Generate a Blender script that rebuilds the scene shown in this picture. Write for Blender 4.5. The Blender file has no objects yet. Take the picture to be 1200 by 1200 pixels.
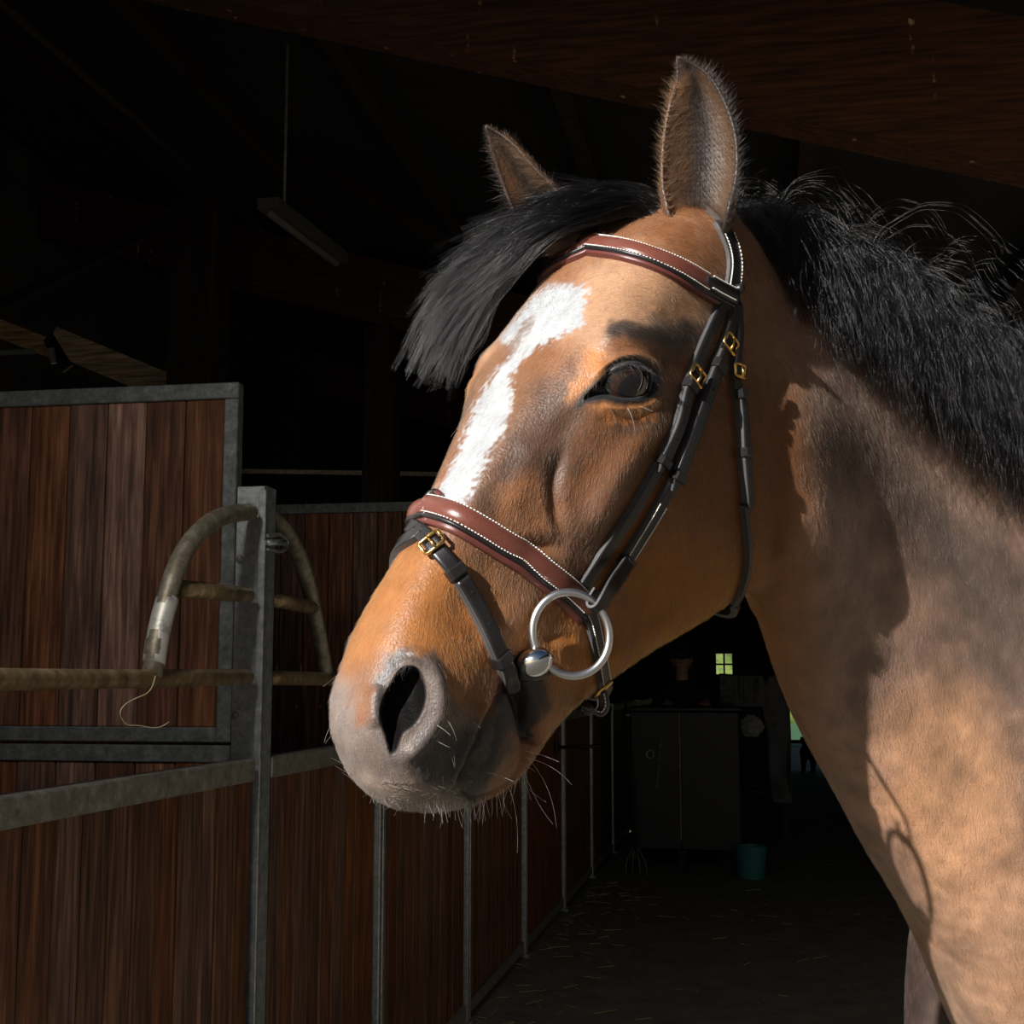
import bpy, bmesh, math, random
import numpy as np
from mathutils import Vector, Matrix
from mathutils.bvhtree import BVHTree
rng = np.random.default_rng(7)
random.seed(7)
scene = bpy.context.scene
C = scene.collection

# ------------------------------------------------------------------ camera
F_PX = 1600.0
CAM_POS = np.array([0.0, 0.0, 1.5])
YAW, PITCH = math.radians(10.24), math.radians(7.1)
cam_fwd = np.array([-math.sin(YAW) * math.cos(PITCH), math.cos(YAW) * math.cos(PITCH), math.sin(PITCH)])
cam_right = np.array([math.cos(YAW), math.sin(YAW), 0.0])
cam_up = np.cross(cam_right, cam_fwd)
CAM_M = np.stack([cam_right, cam_up, -cam_fwd], 1)          # camera axes as columns
cam_data = bpy.data.cameras.new('camera')
cam = bpy.data.objects.new('camera', cam_data)
C.objects.link(cam)
cam.matrix_world = Matrix([list(CAM_M[i]) + [CAM_POS[i]] for i in range(3)] + [[0, 0, 0, 1]])
cam_data.sensor_width = 36.0
cam_data.lens = 36.0 * F_PX / 1200.0
cam_data.clip_start = 0.05
cam_data.dof.use_dof = False
scene.camera = cam

# ------------------------------------------------------------------ sky, sun, exposure
SUN_CAM = np.array([-0.77, 0.60, 0.82])                      # towards the sun, camera axes
sun_dir = CAM_M @ (SUN_CAM / np.linalg.norm(SUN_CAM))
world = bpy.data.worlds.new('sky')
scene.world = world
world.use_nodes = True
wn = world.node_tree.nodes
sky = wn.new('ShaderNodeTexSky')
sky.sky_type = 'NISHITA'
sky.sun_disc = False
sky.sun_elevation = math.asin(sun_dir[2])
sky.sun_rotation = math.atan2(sun_dir[0], sun_dir[1])
wn['Background'].inputs['Strength'].default_value = 0.038
world.node_tree.links.new(sky.outputs[0], wn['Background'].inputs['Color'])
sun_data = bpy.data.lights.new('sun', 'SUN')
sun_data.energy = 9.0
sun_data.angle = math.radians(0.6)
sun_data.color = (1.0, 0.965, 0.925)
sun = bpy.data.objects.new('sun', sun_data)
C.objects.link(sun)
sun.location = (-6, -6, 8)
sun.rotation_euler = Vector(sun_dir).to_track_quat('Z', 'Y').to_euler()

vs = scene.view_settings
vs.view_transform = 'Standard'
vs.look = 'None'
vs.gamma = 1.0
vs.exposure = 0.0
vs.use_curve_mapping = False

# ------------------------------------------------------------------ helpers
def w2c(P):
    return (np.asarray(P) - CAM_POS) @ CAM_M
def c2w(P):
    return np.asarray(P) @ CAM_M.T + CAM_POS
def pix(Pc):
    Pc = np.asarray(Pc)
    return np.stack([600 + F_PX * Pc[..., 0] / -Pc[..., 2], 600 - F_PX * Pc[..., 1] / -Pc[..., 2]], -1)
def unpix(px, py, d):
    return np.array([(px - 600) / F_PX * d, (600 - py) / F_PX * d, -d])
def at(px, py, d):
    return c2w(unpix(px, py, d))
def plane_x(px, py, X):
    """world point on the plane x = X seen at a pixel"""
    r = CAM_M @ unpix(px, py, 1.0)
    return CAM_POS + r * (X / r[0])
def plane_y(px, py, Y):
    r = CAM_M @ unpix(px, py, 1.0)
    return CAM_POS + r * (Y / r[1])

def mat(name, color=(0.5, 0.5, 0.5), rough=0.5, metal=0.0, spec=0.5):
    m = bpy.data.materials.new(name)
    m.use_nodes = True
    b = m.node_tree.nodes['Principled BSDF']
    b.inputs['Base Color'].default_value = (*color, 1)
    b.inputs['Roughness'].default_value = rough
    b.inputs['Metallic'].default_value = metal
    b.inputs['Specular IOR Level'].default_value = spec
    return m
def nodes(m):
    return m.node_tree.nodes, m.node_tree.links, m.node_tree.nodes['Principled BSDF']
def noise_color(m, cols, scale=(1, 1, 1), nscale=5.0, detail=6.0, rough=0.6, bump=0.0, bump_dist=0.01, coord='Object', pos=None, per_object=0.0):
    """colour ramp over stretched noise, optional bump"""
    n, l, b = nodes(m)
    tc = n.new('ShaderNodeTexCoord'); mp = n.new('ShaderNodeMapping')
    mp.inputs['Scale'].default_value = scale
    l.new(tc.outputs[coord], mp.inputs['Vector'])
    if per_object:
        oi = n.new('ShaderNodeObjectInfo'); cm = n.new('ShaderNodeCombineXYZ'); mu = n.new('ShaderNodeMath'); mu.operation = 'MULTIPLY'
        mu.inputs[1].default_value = 37.0
        l.new(oi.outputs['Random'], mu.inputs[0])
        for k in range(3): l.new(mu.outputs[0], cm.inputs[k])
        l.new(cm.outputs[0], mp.inputs['Location'])
    t = n.new('ShaderNodeTexNoise')
    t.inputs['Scale'].default_value = nscale; t.inputs['Detail'].default_value = detail; t.inputs['Roughness'].default_value = rough
    l.new(mp.outputs[0], t.inputs['Vector'])
    r = n.new('ShaderNodeValToRGB')
    el = r.color_ramp.elements
    pos = pos or [0.3 + 0.4 * i / max(1, len(cols) - 1) for i in range(len(cols))]
    while len(el) < len(cols): el.new(0.5)
    for e, p, c in zip(el, pos, cols):
        e.position = p; e.color = (*c, 1)
    l.new(t.outputs['Fac'], r.inputs[0])
    out = r.outputs[0]
    if per_object:
        mx = n.new('ShaderNodeHueSaturation')
        ma = n.new('ShaderNodeMapRange'); ma.inputs[3].default_value = 1 - per_object; ma.inputs[4].default_value = 1 + per_object
        l.new(oi.outputs['Random'], ma.inputs[0]); l.new(ma.outputs[0], mx.inputs['Value'])
        fr = n.new('ShaderNodeMath'); fr.operation = 'MULTIPLY'; fr.inputs[1].default_value = 7.31; f2 = n.new('ShaderNodeMath'); f2.operation = 'FRACT'; l.new(oi.outputs['Random'], fr.inputs[0]); l.new(fr.outputs[0], f2.inputs[0])
        ms = n.new('ShaderNodeMapRange'); ms.inputs[3].default_value = max(.6, 1 - .8 * per_object); ms.inputs[4].default_value = 1.2; l.new(f2.outputs[0], ms.inputs[0]); l.new(ms.outputs[0], mx.inputs['Saturation']); l.new(out, mx.inputs['Color'])
        out = mx.outputs[0]
    l.new(out, b.inputs['Base Color'])
    if bump:
        bp = n.new('ShaderNodeBump'); bp.inputs['Strength'].default_value = bump; bp.inputs['Distance'].default_value = bump_dist
        l.new(t.outputs['Fac'], bp.inputs['Height']); l.new(bp.outputs[0], b.inputs['Normal'])
    return m, out

def tag(o, label=None, cat=None, group=None, kind=None):
    if label: o['label'] = label
    if cat: o['category'] = cat
    if group: o['group'] = group
    if kind: o['kind'] = kind
    return o
def empty(name, loc, label=None, cat=None, group=None, rz=0.0):
    o = bpy.data.objects.new(name, None)
    o.empty_display_size = 0.1
    C.objects.link(o)
    o.location = Vector([float(x) for x in loc]); o.rotation_euler = (0, 0, rz)
    return tag(o, label, cat, group)
def link(name, me, m=None, parent=None, kind=None, smooth=False):
    if m is not None:
        for mm in (m if isinstance(m, (list, tuple)) else [m]): me.materials.append(mm)
    if smooth:
        me.polygons.foreach_set('use_smooth', np.ones(len(me.polygons), bool))
    o = bpy.data.objects.new(name, me)
    C.objects.link(o)
    if parent is not None:
        o.parent = parent
        p = parent; off = Vector((0, 0, 0))
        o.matrix_parent_inverse = parent_world(parent).inverted()
    if kind: o['kind'] = kind
    return o
def parent_world(p):
    m = Matrix.LocRotScale(p.location, p.rotation_euler, p.scale)
    if p.parent is not None:
        m = parent_world(p.parent) @ p.matrix_parent_inverse @ m
    return m
def mesh_from(name, verts, faces):
    me = bpy.data.meshes.new(name)
    me.from_pydata([tuple(map(float, v)) for v in verts], [], [tuple(map(int, f)) for f in faces])
    me.update()
    return me

class MB:
    """collects simple solids (world coordinates) for one mesh object"""
    def __init__(s): s.v = []; s.f = []
    def add(s, v, f):
        o = len(s.v); s.v += [tuple(x) for x in v]; s.f += [tuple(i + o for i in q) for q in f]; return s
    def box(s, lo, hi, bev=0.0):
        lo = np.minimum(lo, hi).astype(float); hi2 = np.maximum(lo, hi).astype(float)
        (x0, y0, z0), (x1, y1, z1) = lo, hi2
        if bev <= 0:
            v = [(x, y, z) for x in (x0, x1) for y in (y0, y1) for z in (z0, z1)]
            return s.add(v, [(0, 1, 3, 2), (4, 6, 7, 5), (0, 4, 5, 1), (2, 3, 7, 6), (0, 2, 6, 4), (1, 5, 7, 3)])
        b = bmesh.new(); bmesh.ops.create_cube(b, size=1.0)
        for q in b.verts:
            q.co = Vector([(lo[i] + hi2[i]) / 2 + q.co[i] * (hi2[i] - lo[i]) for i in range(3)])
        bmesh.ops.bevel(b, geom=b.edges[:], offset=bev, segments=1, affect='EDGES')
        b.verts.index_update()
        s.add([tuple(q.co) for q in b.verts], [[q.index for q in f.verts] for f in b.faces]); b.free(); return s
    def bar(s, p, q, w, h, up=(0, 0, 1)):
        """rectangular bar from p to q"""
        p = np.array(p, float); q = np.array(q, float); d = q - p; d /= np.linalg.norm(d)
        a = np.cross(d, up); a /= np.linalg.norm(a); c = np.cross(a, d)
        v = [e + a * i * w / 2 + c * j * h / 2 for e in (p, q) for i, j in ((-1, -1), (1, -1), (1, 1), (-1, 1))]
        return s.add(v, [(3, 2, 1, 0), (4, 5, 6, 7), (0, 1, 5, 4), (1, 2, 6, 5), (2, 3, 7, 6), (3, 0, 4, 7)])
    def tube(s, pts, r, n=10, cap=True, closed=False):
        v, f = tube_mesh(pts, r, n, cap, closed); return s.add(v, f)
    def cyl(s, p, q, r, n=16): return s.tube([p, q], r, n)
    def sphere(s, c, r, n=12, m=8, sc=(1, 1, 1)):
        v = [(0, 0, 1)] + [(math.sin(math.pi * j / m) * math.cos(2 * math.pi * i / n), math.sin(math.pi * j / m) * math.sin(2 * math.pi * i / n), math.cos(math.pi * j / m)) for j in range(1, m) for i in range(n)] + [(0, 0, -1)]
        f = [(0, 1 + i, 1 + (i + 1) % n) for i in range(n)]
        for j in range(m - 2):
            f += [(1 + j * n + i, 1 + (j + 1) * n + i, 1 + (j + 1) * n + (i + 1) % n, 1 + j * n + (i + 1) % n) for i in range(n)]
        e = len(v) - 1
        f += [(e, 1 + (m - 2) * n + (i + 1) % n, 1 + (m - 2) * n + i) for i in range(n)]
        c = np.array(c, float)
        return s.add([c + np.array(x) * r * np.array(sc) for x in v], f)
    def build(s, name, m=None, parent=None, kind=None, smooth=False):
        return link(name, mesh_from(name, s.v, s.f), m, parent, kind, smooth)
def frames(pts, closed=False):
    pts = np.asarray(pts, float)
    t = np.gradient(pts, axis=0) if not closed else np.roll(pts, -1, 0) - np.roll(pts, 1, 0)
    t /= np.linalg.norm(t, axis=1)[:, None] + 1e-12
    a = np.zeros_like(t)
    ref = np.array([0, 0, 1.0]) if abs(t[0][2]) < 0.9 else np.array([1.0, 0, 0])
    a[0] = np.cross(t[0], ref); a[0] /= np.linalg.norm(a[0])
    for i in range(1, len(t)):
        q = a[i - 1] - t[i] * (a[i - 1] @ t[i]); a[i] = q / (np.linalg.norm(q) + 1e-12)
    return t, a, np.cross(t, a)
def tube_mesh(pts, r, n=10, cap=True, closed=False):
    pts = np.asarray(pts, float); k = len(pts)
    r = np.full(k, r) if np.isscalar(r) else np.asarray(r)
    t, a, c = frames(pts, closed)
    th = np.arange(n) * 2 * np.pi / n
    V = pts[:, None] + r[:, None, None] * (np.cos(th)[None, :, None] * a[:, None] + np.sin(th)[None, :, None] * c[:, None])
    v = V.reshape(-1, 3).tolist(); f = []
    for i in range(k if closed else k - 1):
        i2 = (i + 1) % k
        f += [(i * n + j, i * n + (j + 1) % n, i2 * n + (j + 1) % n, i2 * n + j) for j in range(n)]
    if cap and not closed:
        f += [tuple(range(n))[::-1], tuple(range((k - 1) * n, k * n))]
    return v, f
def spline(x, y, xq):
    """natural cubic spline, y may have many columns"""
    x = np.asarray(x, float); y = np.asarray(y, float); n = len(x); xq = np.asarray(xq, float)
    y2 = y.reshape(n, -1); h = np.diff(x)
    A = np.eye(n); B = np.zeros_like(y2)
    for i in range(1, n - 1):
        A[i, i - 1] = h[i - 1]; A[i, i] = 2 * (h[i - 1] + h[i]); A[i, i + 1] = h[i]
        B[i] = 6 * ((y2[i + 1] - y2[i]) / h[i] - (y2[i] - y2[i - 1]) / h[i - 1])
    M = np.linalg.solve(A, B)
    k = np.clip(np.searchsorted(x, xq) - 1, 0, n - 2)
    d0 = (x[k + 1] - xq)[:, None]; d1 = (xq - x[k])[:, None]; hk = h[k][:, None]
    r = M[k] * d0**3 / (6 * hk) + M[k + 1] * d1**3 / (6 * hk) + (y2[k] / hk - M[k] * hk / 6) * d0 + (y2[k + 1] / hk - M[k + 1] * hk / 6) * d1
    return r.reshape((len(xq),) + y.shape[1:])
def curve_pts(P, n):
    """smooth curve through points, by chord length"""
    P = np.asarray(P, float); s = np.r_[0, np.cumsum(np.linalg.norm(np.diff(P, axis=0), axis=1) + 1e-9)]
    return spline(s, P, np.linspace(0, s[-1], n))
def sstep(a, b, x):
    t = np.clip((np.asarray(x) - a) / (b - a), 0, 1); return t * t * (3 - 2 * t)
def grid_faces(nu, nt, caps=True, off=0):
    f = [(off + i * nt + j, off + i * nt + (j + 1) % nt, off + (i + 1) * nt + (j + 1) % nt, off + (i + 1) * nt + j) for i in range(nu - 1) for j in range(nt)]
    if caps: f += [tuple(off + j for j in range(nt))[::-1], tuple(off + (nu - 1) * nt + j for j in range(nt))]
    return f

NM=(3800,6); NF=(1500,6); NCOAT=220000; NEAR=10000
FILL_W = 7.0
# ------------------------------------------------------------------ materials of the barn
def wood(name, dark, mid, light, spots=0.0, vert=True, ps=0.25, rough=0.7):
    m = mat(name, mid, rough, spec=0.3)
    m, out = noise_color(m, [dark, mid, light], scale=(9, 9, 0.55) if vert else (0.6, 9, 9), nscale=6.0, detail=8, rough=0.62, bump=0.35, bump_dist=0.004, per_object=ps)
    n, l, b = nodes(m)
    # wandering grain lines
    tc = n.new('ShaderNodeTexCoord'); mp = n.new('ShaderNodeMapping'); mp.inputs['Scale'].default_value = (1, 1, 0.06) if vert else (0.06, 1, 1)
    l.new(tc.outputs['Object'], mp.inputs[0]); w = n.new('ShaderNodeTexNoise'); w.inputs['Scale'].default_value = 70; w.inputs['Detail'].default_value = 3; w.inputs['Distortion'].default_value = 0.6
    l.new(mp.outputs[0], w.inputs[0]); r = n.new('ShaderNodeValToRGB'); r.color_ramp.elements[0].position = .38; r.color_ramp.elements[0].color = (.35, .35, .35, 1); r.color_ramp.elements[1].position = .6
    l.new(w.outputs['Fac'], r.inputs[0]); mx = n.new('ShaderNodeMix'); mx.data_type = 'RGBA'; mx.blend_type = 'MULTIPLY'; mx.inputs[0].default_value = .8
    l.new(out, mx.inputs[6]); l.new(r.outputs[0], mx.inputs[7]); out = mx.outputs[2]
    if spots:
        mp2 = n.new('ShaderNodeMapping'); mp2.inputs['Scale'].default_value = (1, 1, 0.28); l.new(tc.outputs['Object'], mp2.inputs[0])
        v = n.new('ShaderNodeTexVoronoi'); v.inputs['Scale'].default_value = 16; v.inputs['Randomness'].default_value = 1; l.new(mp2.outputs[0], v.inputs[0])
        mr = n.new('ShaderNodeMapRange'); mr.inputs[1].default_value = 0.08; mr.inputs[2].default_value = 0.15; mr.inputs[3].default_value = spots; mr.inputs[4].default_value = 0
        l.new(v.outputs['Distance'], mr.inputs[0])
        gt = n.new('ShaderNodeTexNoise'); gt.inputs['Scale'].default_value = 3.2; l.new(tc.outputs['Object'], gt.inputs[0])
        g2 = n.new('ShaderNodeMath'); g2.operation = 'GREATER_THAN'; g2.inputs[1].default_value = .54; l.new(gt.outputs['Fac'], g2.inputs[0])
        g3 = n.new('ShaderNodeMath'); g3.operation = 'MULTIPLY'; l.new(mr.outputs[0], g3.inputs[0]); l.new(g2.outputs[0], g3.inputs[1])
        m2 = n.new('ShaderNodeMix'); m2.data_type = 'RGBA'; l.new(g3.outputs[0], m2.inputs[0]); l.new(out, m2.inputs[6]); m2.inputs[7].default_value = (.55, .48, .38, 1); out = m2.outputs[2]
    l.new(out, b.inputs['Base Color'])
    return m
M_board = wood('stained_board', (.085, .032, .016), (.22, .082, .038), (.40, .17, .085), spots=.8, ps=.38)
M_front = wood('front_board', (.08, .034, .020), (.21, .086, .045), (.38, .17, .09), spots=.5)
M_seam = wood('board_edge', (.12, .06, .03), (.24, .11, .05), (.36, .19, .10), ps=0)
M_beam = wood('roof_beam_wood', (.055, .022, .010), (.075, .030, .013), (.10, .042, .019), vert=False)
n, l, b = nodes(M_beam)                                        # pale drip marks running down the side
tc = n.new('ShaderNodeTexCoord'); mp = n.new('ShaderNodeMapping'); mp.inputs['Scale'].default_value = (9, 9, .9); l.new(tc.outputs['Object'], mp.inputs[0])
v = n.new('ShaderNodeTexVoronoi'); v.inputs['Scale'].default_value = 1.6; l.new(mp.outputs[0], v.inputs[0])
mr = n.new('ShaderNodeMapRange'); mr.inputs[1].default_value = .10; mr.inputs[2].default_value = .16; mr.inputs[3].default_value = .85; mr.inputs[4].default_value = 0; l.new(v.outputs['Distance'], mr.inputs[0])
n3 = n.new('ShaderNodeTexNoise'); n3.inputs['Scale'].default_value = 34; n3.inputs['Detail'].default_value = 5; l.new(tc.outputs['Object'], n3.inputs[0])
g_ = n.new('ShaderNodeMapRange'); g_.inputs[1].default_value = .5; g_.inputs[2].default_value = .62; l.new(n3.outputs['Fac'], g_.inputs[0])
mu = n.new('ShaderNodeMath'); mu.operation = 'MULTIPLY'; l.new(mr.outputs[0], mu.inputs[0]); l.new(g_.outputs[0], mu.inputs[1])
old = b.inputs['Base Color'].links[0].from_socket; m2 = n.new('ShaderNodeMix'); m2.data_type = 'RGBA'; l.new(mu.outputs[0], m2.inputs[0]); l.new(old, m2.inputs[6]); m2.inputs[7].default_value = (.60, .38, .20, 1); l.new(m2.outputs[2], b.inputs['Base Color'])
M_timber = wood('old_timber', (.015, .010, .007), (.032, .020, .012), (.055, .036, .022))
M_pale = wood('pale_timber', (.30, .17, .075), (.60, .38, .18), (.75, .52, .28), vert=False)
M_zinc, _ = noise_color(mat('galvanised_steel', (.3, .32, .33), .42, .75), [(.24, .27, .275), (.46, .49, .50), (.70, .72, .72)], nscale=38, detail=8, rough=.75, pos=[.32, .52, .72], bump=.25, bump_dist=.002)
M_zinc3, _ = noise_color(mat('dark_zinc', (.2, .21, .21), .5, .6), [(.10, .115, .11), (.19, .205, .205), (.34, .36, .36)], nscale=34, detail=8, rough=.75, pos=[.32, .52, .72], bump=.25, bump_dist=.002)  # darker zinc copy for partition rails, offsets the added lamp's brightness
M_zinc2, _ = noise_color(mat('dull_steel', (.2, .19, .17), .55, .6), [(.17, .16, .135), (.32, .305, .265), (.52, .50, .45)], nscale=30, detail=8, rough=.75, bump=.25, bump_dist=.002)
def rusty(name, a, b_, c):
    return noise_color(mat(name, b_, .5, .5), [a, b_, c], nscale=22, detail=9, rough=.7, bump=.3, bump_dist=.002)[0]
M_tube = rusty('worn_tube', (.12, .09, .06), (.28, .245, .18), (.48, .45, .38))
M_tube2 = rusty('worn_tube_brown', (.11, .07, .035), (.30, .21, .11), (.52, .41, .25))
M_chip = rusty('chipped_paint', (.12, .10, .08), (.75, .73, .68), (.85, .84, .80))
M_floor, _ = noise_color(mat('trodden_floor', (.06, .055, .045), .85, spec=.2), [(.16, .155, .125), (.25, .24, .19), (.34, .32, .25)], nscale=5, detail=10, rough=.7, bump=.5, bump_dist=.02)
M_yard, _ = noise_color(mat('yard_gravel', (.3, .27, .22), .9, spec=.2), [(.07, .063, .052), (.105, .095, .08), (.15, .135, .112)], nscale=6, detail=12, rough=.75, bump=.5, bump_dist=.02)
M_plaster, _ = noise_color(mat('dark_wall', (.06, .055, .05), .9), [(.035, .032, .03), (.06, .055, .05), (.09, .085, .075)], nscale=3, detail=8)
M_bounce, _ = noise_color(mat('bounce_white', (.72, .69, .62), .9), [(.62, .58, .51), (.74, .71, .65), (.82, .80, .75)], nscale=3, detail=8)
M_mid, _ = noise_color(mat('bounce_grey', (.30, .27, .23), .9), [(.12, .11, .09), (.17, .15, .125), (.22, .20, .165)], nscale=3, detail=8)
M_roof, _ = noise_color(mat('roof_sheet', (.03, .028, .026), .9), [(.009, .0085, .008), (.015, .014, .013), (.022, .021, .019)], nscale=4, detail=8)
M_grass, _ = noise_color(mat('lawn_green', (.07, .22, .05), .9), [(.012, .07, .025), (.028, .11, .04), (.05, .15, .05)], nscale=3, detail=8)
M_hedge, _ = noise_color(mat('hedge_green', (.16, .38, .05), .9), [(.03, .06, .012), (.09, .14, .025), (.20, .23, .06)], nscale=2.5, detail=8)
M_black = mat('black_plastic', (.012, .012, .013), .45)
M_dark = mat('dark_cloth', (.012, .013, .016), .85)

# ------------------------------------------------------------------ the setting
WX = -1.33                                                    # plane of the stall fronts
b0 = plane_y(600, 70, 4.0); b1 = plane_y(1200, 195, 4.0)
slope = (b1[2] - b0[2]) / (b1[0] - b0[0])
beam_z = lambda x: b0[2] + slope * (x - b0[0])                # underside of the rafter
roof_z = lambda x: beam_z(x) + 0.60
XL, XR, YF, YB = -5.2, 3.4, 1.9, 25.0
def S(name, mb, m, parent=None): return mb.build(name, m, parent, 'structure')
def slab(p, t):
    """thick quad from four points, extruded by t"""
    p = [np.array(a, float) for a in p]; mb = MB()
    mb.add(p + [a + np.array(t) for a in p], [(0, 1, 2, 3), (7, 6, 5, 4), (0, 4, 5, 1), (1, 5, 6, 2), (2, 6, 7, 3), (3, 7, 4, 0)]); return mb
S('floor', MB().box((XL, YF, -.15), (XR, YB, 0)), M_floor)
S('ground', MB().box((-30, -30, -.15), (30, YF, -.004)), M_yard)
cl = MB(); K0, K1, J0, J1 = -4.9, -1.50, 2.05, 3.5                # roof with an added opening that lets sky light into the near stall
def roof_piece(x0, x1, y0, y1):
    q = slab([(x0, y0, roof_z(x0)), (x1, y0, roof_z(x1)), (x1, y1, roof_z(x1)), (x0, y1, roof_z(x0))], (0, 0, .12)); cl.add(q.v, q.f)
roof_piece(XL - .3, K0, YF - .3, YB); roof_piece(K0, K1, YF - .3, J0); roof_piece(K0, K1, J1, YB); roof_piece(K1, XR + .3, YF - .3, YB)
S('ceiling', cl, M_roof)
wg = MB(); wg.box((XR, -9, 0), (XR + .3, YF - .12, 4.6)); wg.box((XR - 1.0, -9, 3.9), (XR, YF - .35, 4.0))   # added unseen wall and eave, keep sky light off the horse's shaded side
S('added_shade_wall', wg, M_plaster)
wl = MB(); w0, w1, wz0, wz1 = 6.3, 8.3, 2.2, 3.5              # left wall with an added side window to light the pale beam
sw0, sw1, sz0, sz1 = 2.05, 3.55, .9, 2.35                     # added unseen opening in the left wall, brings daylight into the near stall
wl.box((XL - .15, YF, 0), (XL, sw0, roof_z(XL))); wl.box((XL - .15, sw1, 0), (XL, w0, roof_z(XL))); wl.box((XL - .15, sw0, 0), (XL, sw1, sz0)); wl.box((XL - .15, sw0, sz1), (XL, sw1, roof_z(XL))); wl.box((XL - .15, w1, 0), (XL, YB, roof_z(XL))); wl.box((XL - .15, w0, 0), (XL, w1, wz0)); wl.box((XL - .15, w0, wz1), (XL, w1, roof_z(XL)))
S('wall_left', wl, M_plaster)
S('wall_right', MB().box((XR, YF, 0), (XR + .15, YB, roof_z(XR))), M_mid)  # unseen side kept paler to bounce sunlight onto the stall fronts
DX0, DX1, DZ = -1.42, 3.0, 3.45
wf = MB(); wf.box((XL, YF - .12, 0), (DX0, YF, roof_z(XL) + .05)); wf.box((DX1, YF - .12, 0), (XR, YF, roof_z(DX1)))
ztop = [roof_z(DX0), roof_z(DX1)]
wf.add([(DX0, y, z) for y in (YF - .12, YF) for z in (DZ, ztop[0])] + [(DX1, y, z) for y in (YF - .12, YF) for z in (DZ, ztop[1])], [(0, 1, 3, 2), (4, 6, 7, 5), (0, 4, 5, 1), (2, 3, 7, 6), (0, 2, 6, 4), (1, 5, 7, 3)])
S('wall_front', wf, M_bounce)  # unseen front whitened as a reflector for the stalls
# far end with its doorway and a small window
fx0, fx1, fz = 0.45, 1.30, 2.3
v0 = plane_y(838, 792, YB); v1 = plane_y(859, 764, YB)
wb = MB(); T = .15
wb.box((XL, YB, 0), (v0[0], YB + T, roof_z(XL))); wb.box((v1[0], YB, 0), (fx0, YB + T, roof_z(v1[0]))); wb.box((v0[0], YB, 0), (v1[0], YB + T, v0[2])); wb.box((v0[0], YB, v1[2]), (v1[0], YB + T, roof_z(v0[0])))
wb.box((fx1, YB, 0), (XR, YB + T, roof_z(fx1))); wb.box((fx0, YB, fz), (fx1, YB + T, roof_z(fx0)))
S('wall_back', wb, M_plaster)
S('path', MB().box((-12, YB + T, -.12), (14, 33, -.004)), M_yard)
S('lawn', MB().box((-25, 33, -.12), (30, 70, .02)), M_grass)
hd = MB()
for k in range(26):
    hd.sphere((-9 + k * 1.3 + rng.uniform(-.3, .3), 52 + rng.uniform(-.6, .6), rng.uniform(.5, 1.1)), rng.uniform(1.2, 1.9), 10, 7)
hob = hd.build('hedge', M_hedge, smooth=True); tag(hob, 'bright green hedge in sunlight beyond the far doorway', 'hedge', kind='stuff')
wfr = MB(); m_ = .02
for a in ((v0[0], v0[0] + m_), ((v0[0] + v1[0]) / 2 - .015, (v0[0] + v1[0]) / 2 + .015), (v1[0] - m_, v1[0])): wfr.box((a[0], YB + .04, v0[2]), (a[1], YB + .09, v1[2]))
for z in (v0[2], (v0[2] * .55 + v1[2] * .45), v1[2] - .03): wfr.box((v0[0], YB + .04, z), (v1[0], YB + .09, z + .03))
S('window_1', wfr, M_timber)
wfr = MB()
for y in (w0, (w0 + w1) / 2 - .03, w1 - .06): wfr.box((XL - .1, y, wz0), (XL - .04, y + .06, wz1))
for z in (wz0, wz1 - .06): wfr.box((XL - .1, w0, z), (XL - .04, w1, z + .06))
S('added_window', wfr, M_timber)  # frame of the added side window

# rafters: sloping glued beams under the roof
def rafter(Y, h, w, name, label):
    z0, z1 = beam_z(XL), beam_z(XR); mb = MB()
    mb.add([(XL, Y, z0), (XL, Y + w, z0), (XL, Y + w, z0 + h), (XL, Y, z0 + h), (XR, Y, z1), (XR, Y + w, z1), (XR, Y + w, z1 + h), (XR, Y, z1 + h)],
           [(3, 2, 1, 0), (4, 5, 6, 7), (0, 1, 5, 4), (1, 2, 6, 5), (2, 3, 7, 6), (3, 0, 4, 7)])
    return tag(mb.build(name, M_beam), label, 'beam', kind='structure')
rafter(4.0, .46, .16, 'rafter', 'wide brown wooden roof beam with pale drip marks above the horse')
rafter(9.0, .46, .16, 'rafter', 'second roof beam farther down the dark aisle')
rafter(14.0, .46, .16, 'rafter', 'third roof beam deep in the barn')
pl = MB()
for k in range(9):
    x = XL + .4 + k * 1.0; z = beam_z(x) + .46
    pl.box((x, YF if not K0 < x < K1 else J1, z), (x + .08, YB, z + .13))
tag(pl.build('purlins', M_timber), kind='structure')['kind'] = 'structure'
def column(px, py, Y, w, name='timber_column', label=''):
    c = plane_y(px, py, Y); mb = MB().box((c[0] - w / 2, Y - w / 2, 0), (c[0] + w / 2, Y + w / 2, beam_z(c[0])), .012)
    return tag(mb.build(name, M_timber), label, 'column')
column(234, 350, 6.75, .25, label='wide dark timber column rising behind the left stall partition')
column(448, 450, 9.1, .22, label='dark timber column behind the horse forelock with a thin pipe beside it')
column(345, 480, 12.5, .2, label='far timber column seen low above the second partition')
def bar(pts, r, m, name, label, cat, n=8):
    return tag(MB().tube(pts, r, n).build(name, m, smooth=True), label, cat)
bar([plane_x(-60, -48, -2.6), plane_x(20, 20, -2.6), plane_x(170, 150, -2.6), plane_x(330, 290, -2.6)], .018, M_timber, 'ceiling_pipe', 'thin pipe running away under the roof at top left', 'pipe')
def strut(a, b, w, h, m, name, label, cat): return tag(MB().bar(a, b, w, h).build(name, m), label, cat)
strut(plane_y(110, 35, 7.2), plane_y(520, 285, 7.2), .06, .09, M_timber, 'roof_brace', 'long dark brace slanting down behind the hanging lamp', 'brace')
strut(plane_y(-20, 368, 7.5), plane_y(215, 252, 7.5), .05, .06, M_timber, 'roof_brace', 'thin brace rising to the wide timber column', 'brace')
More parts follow.
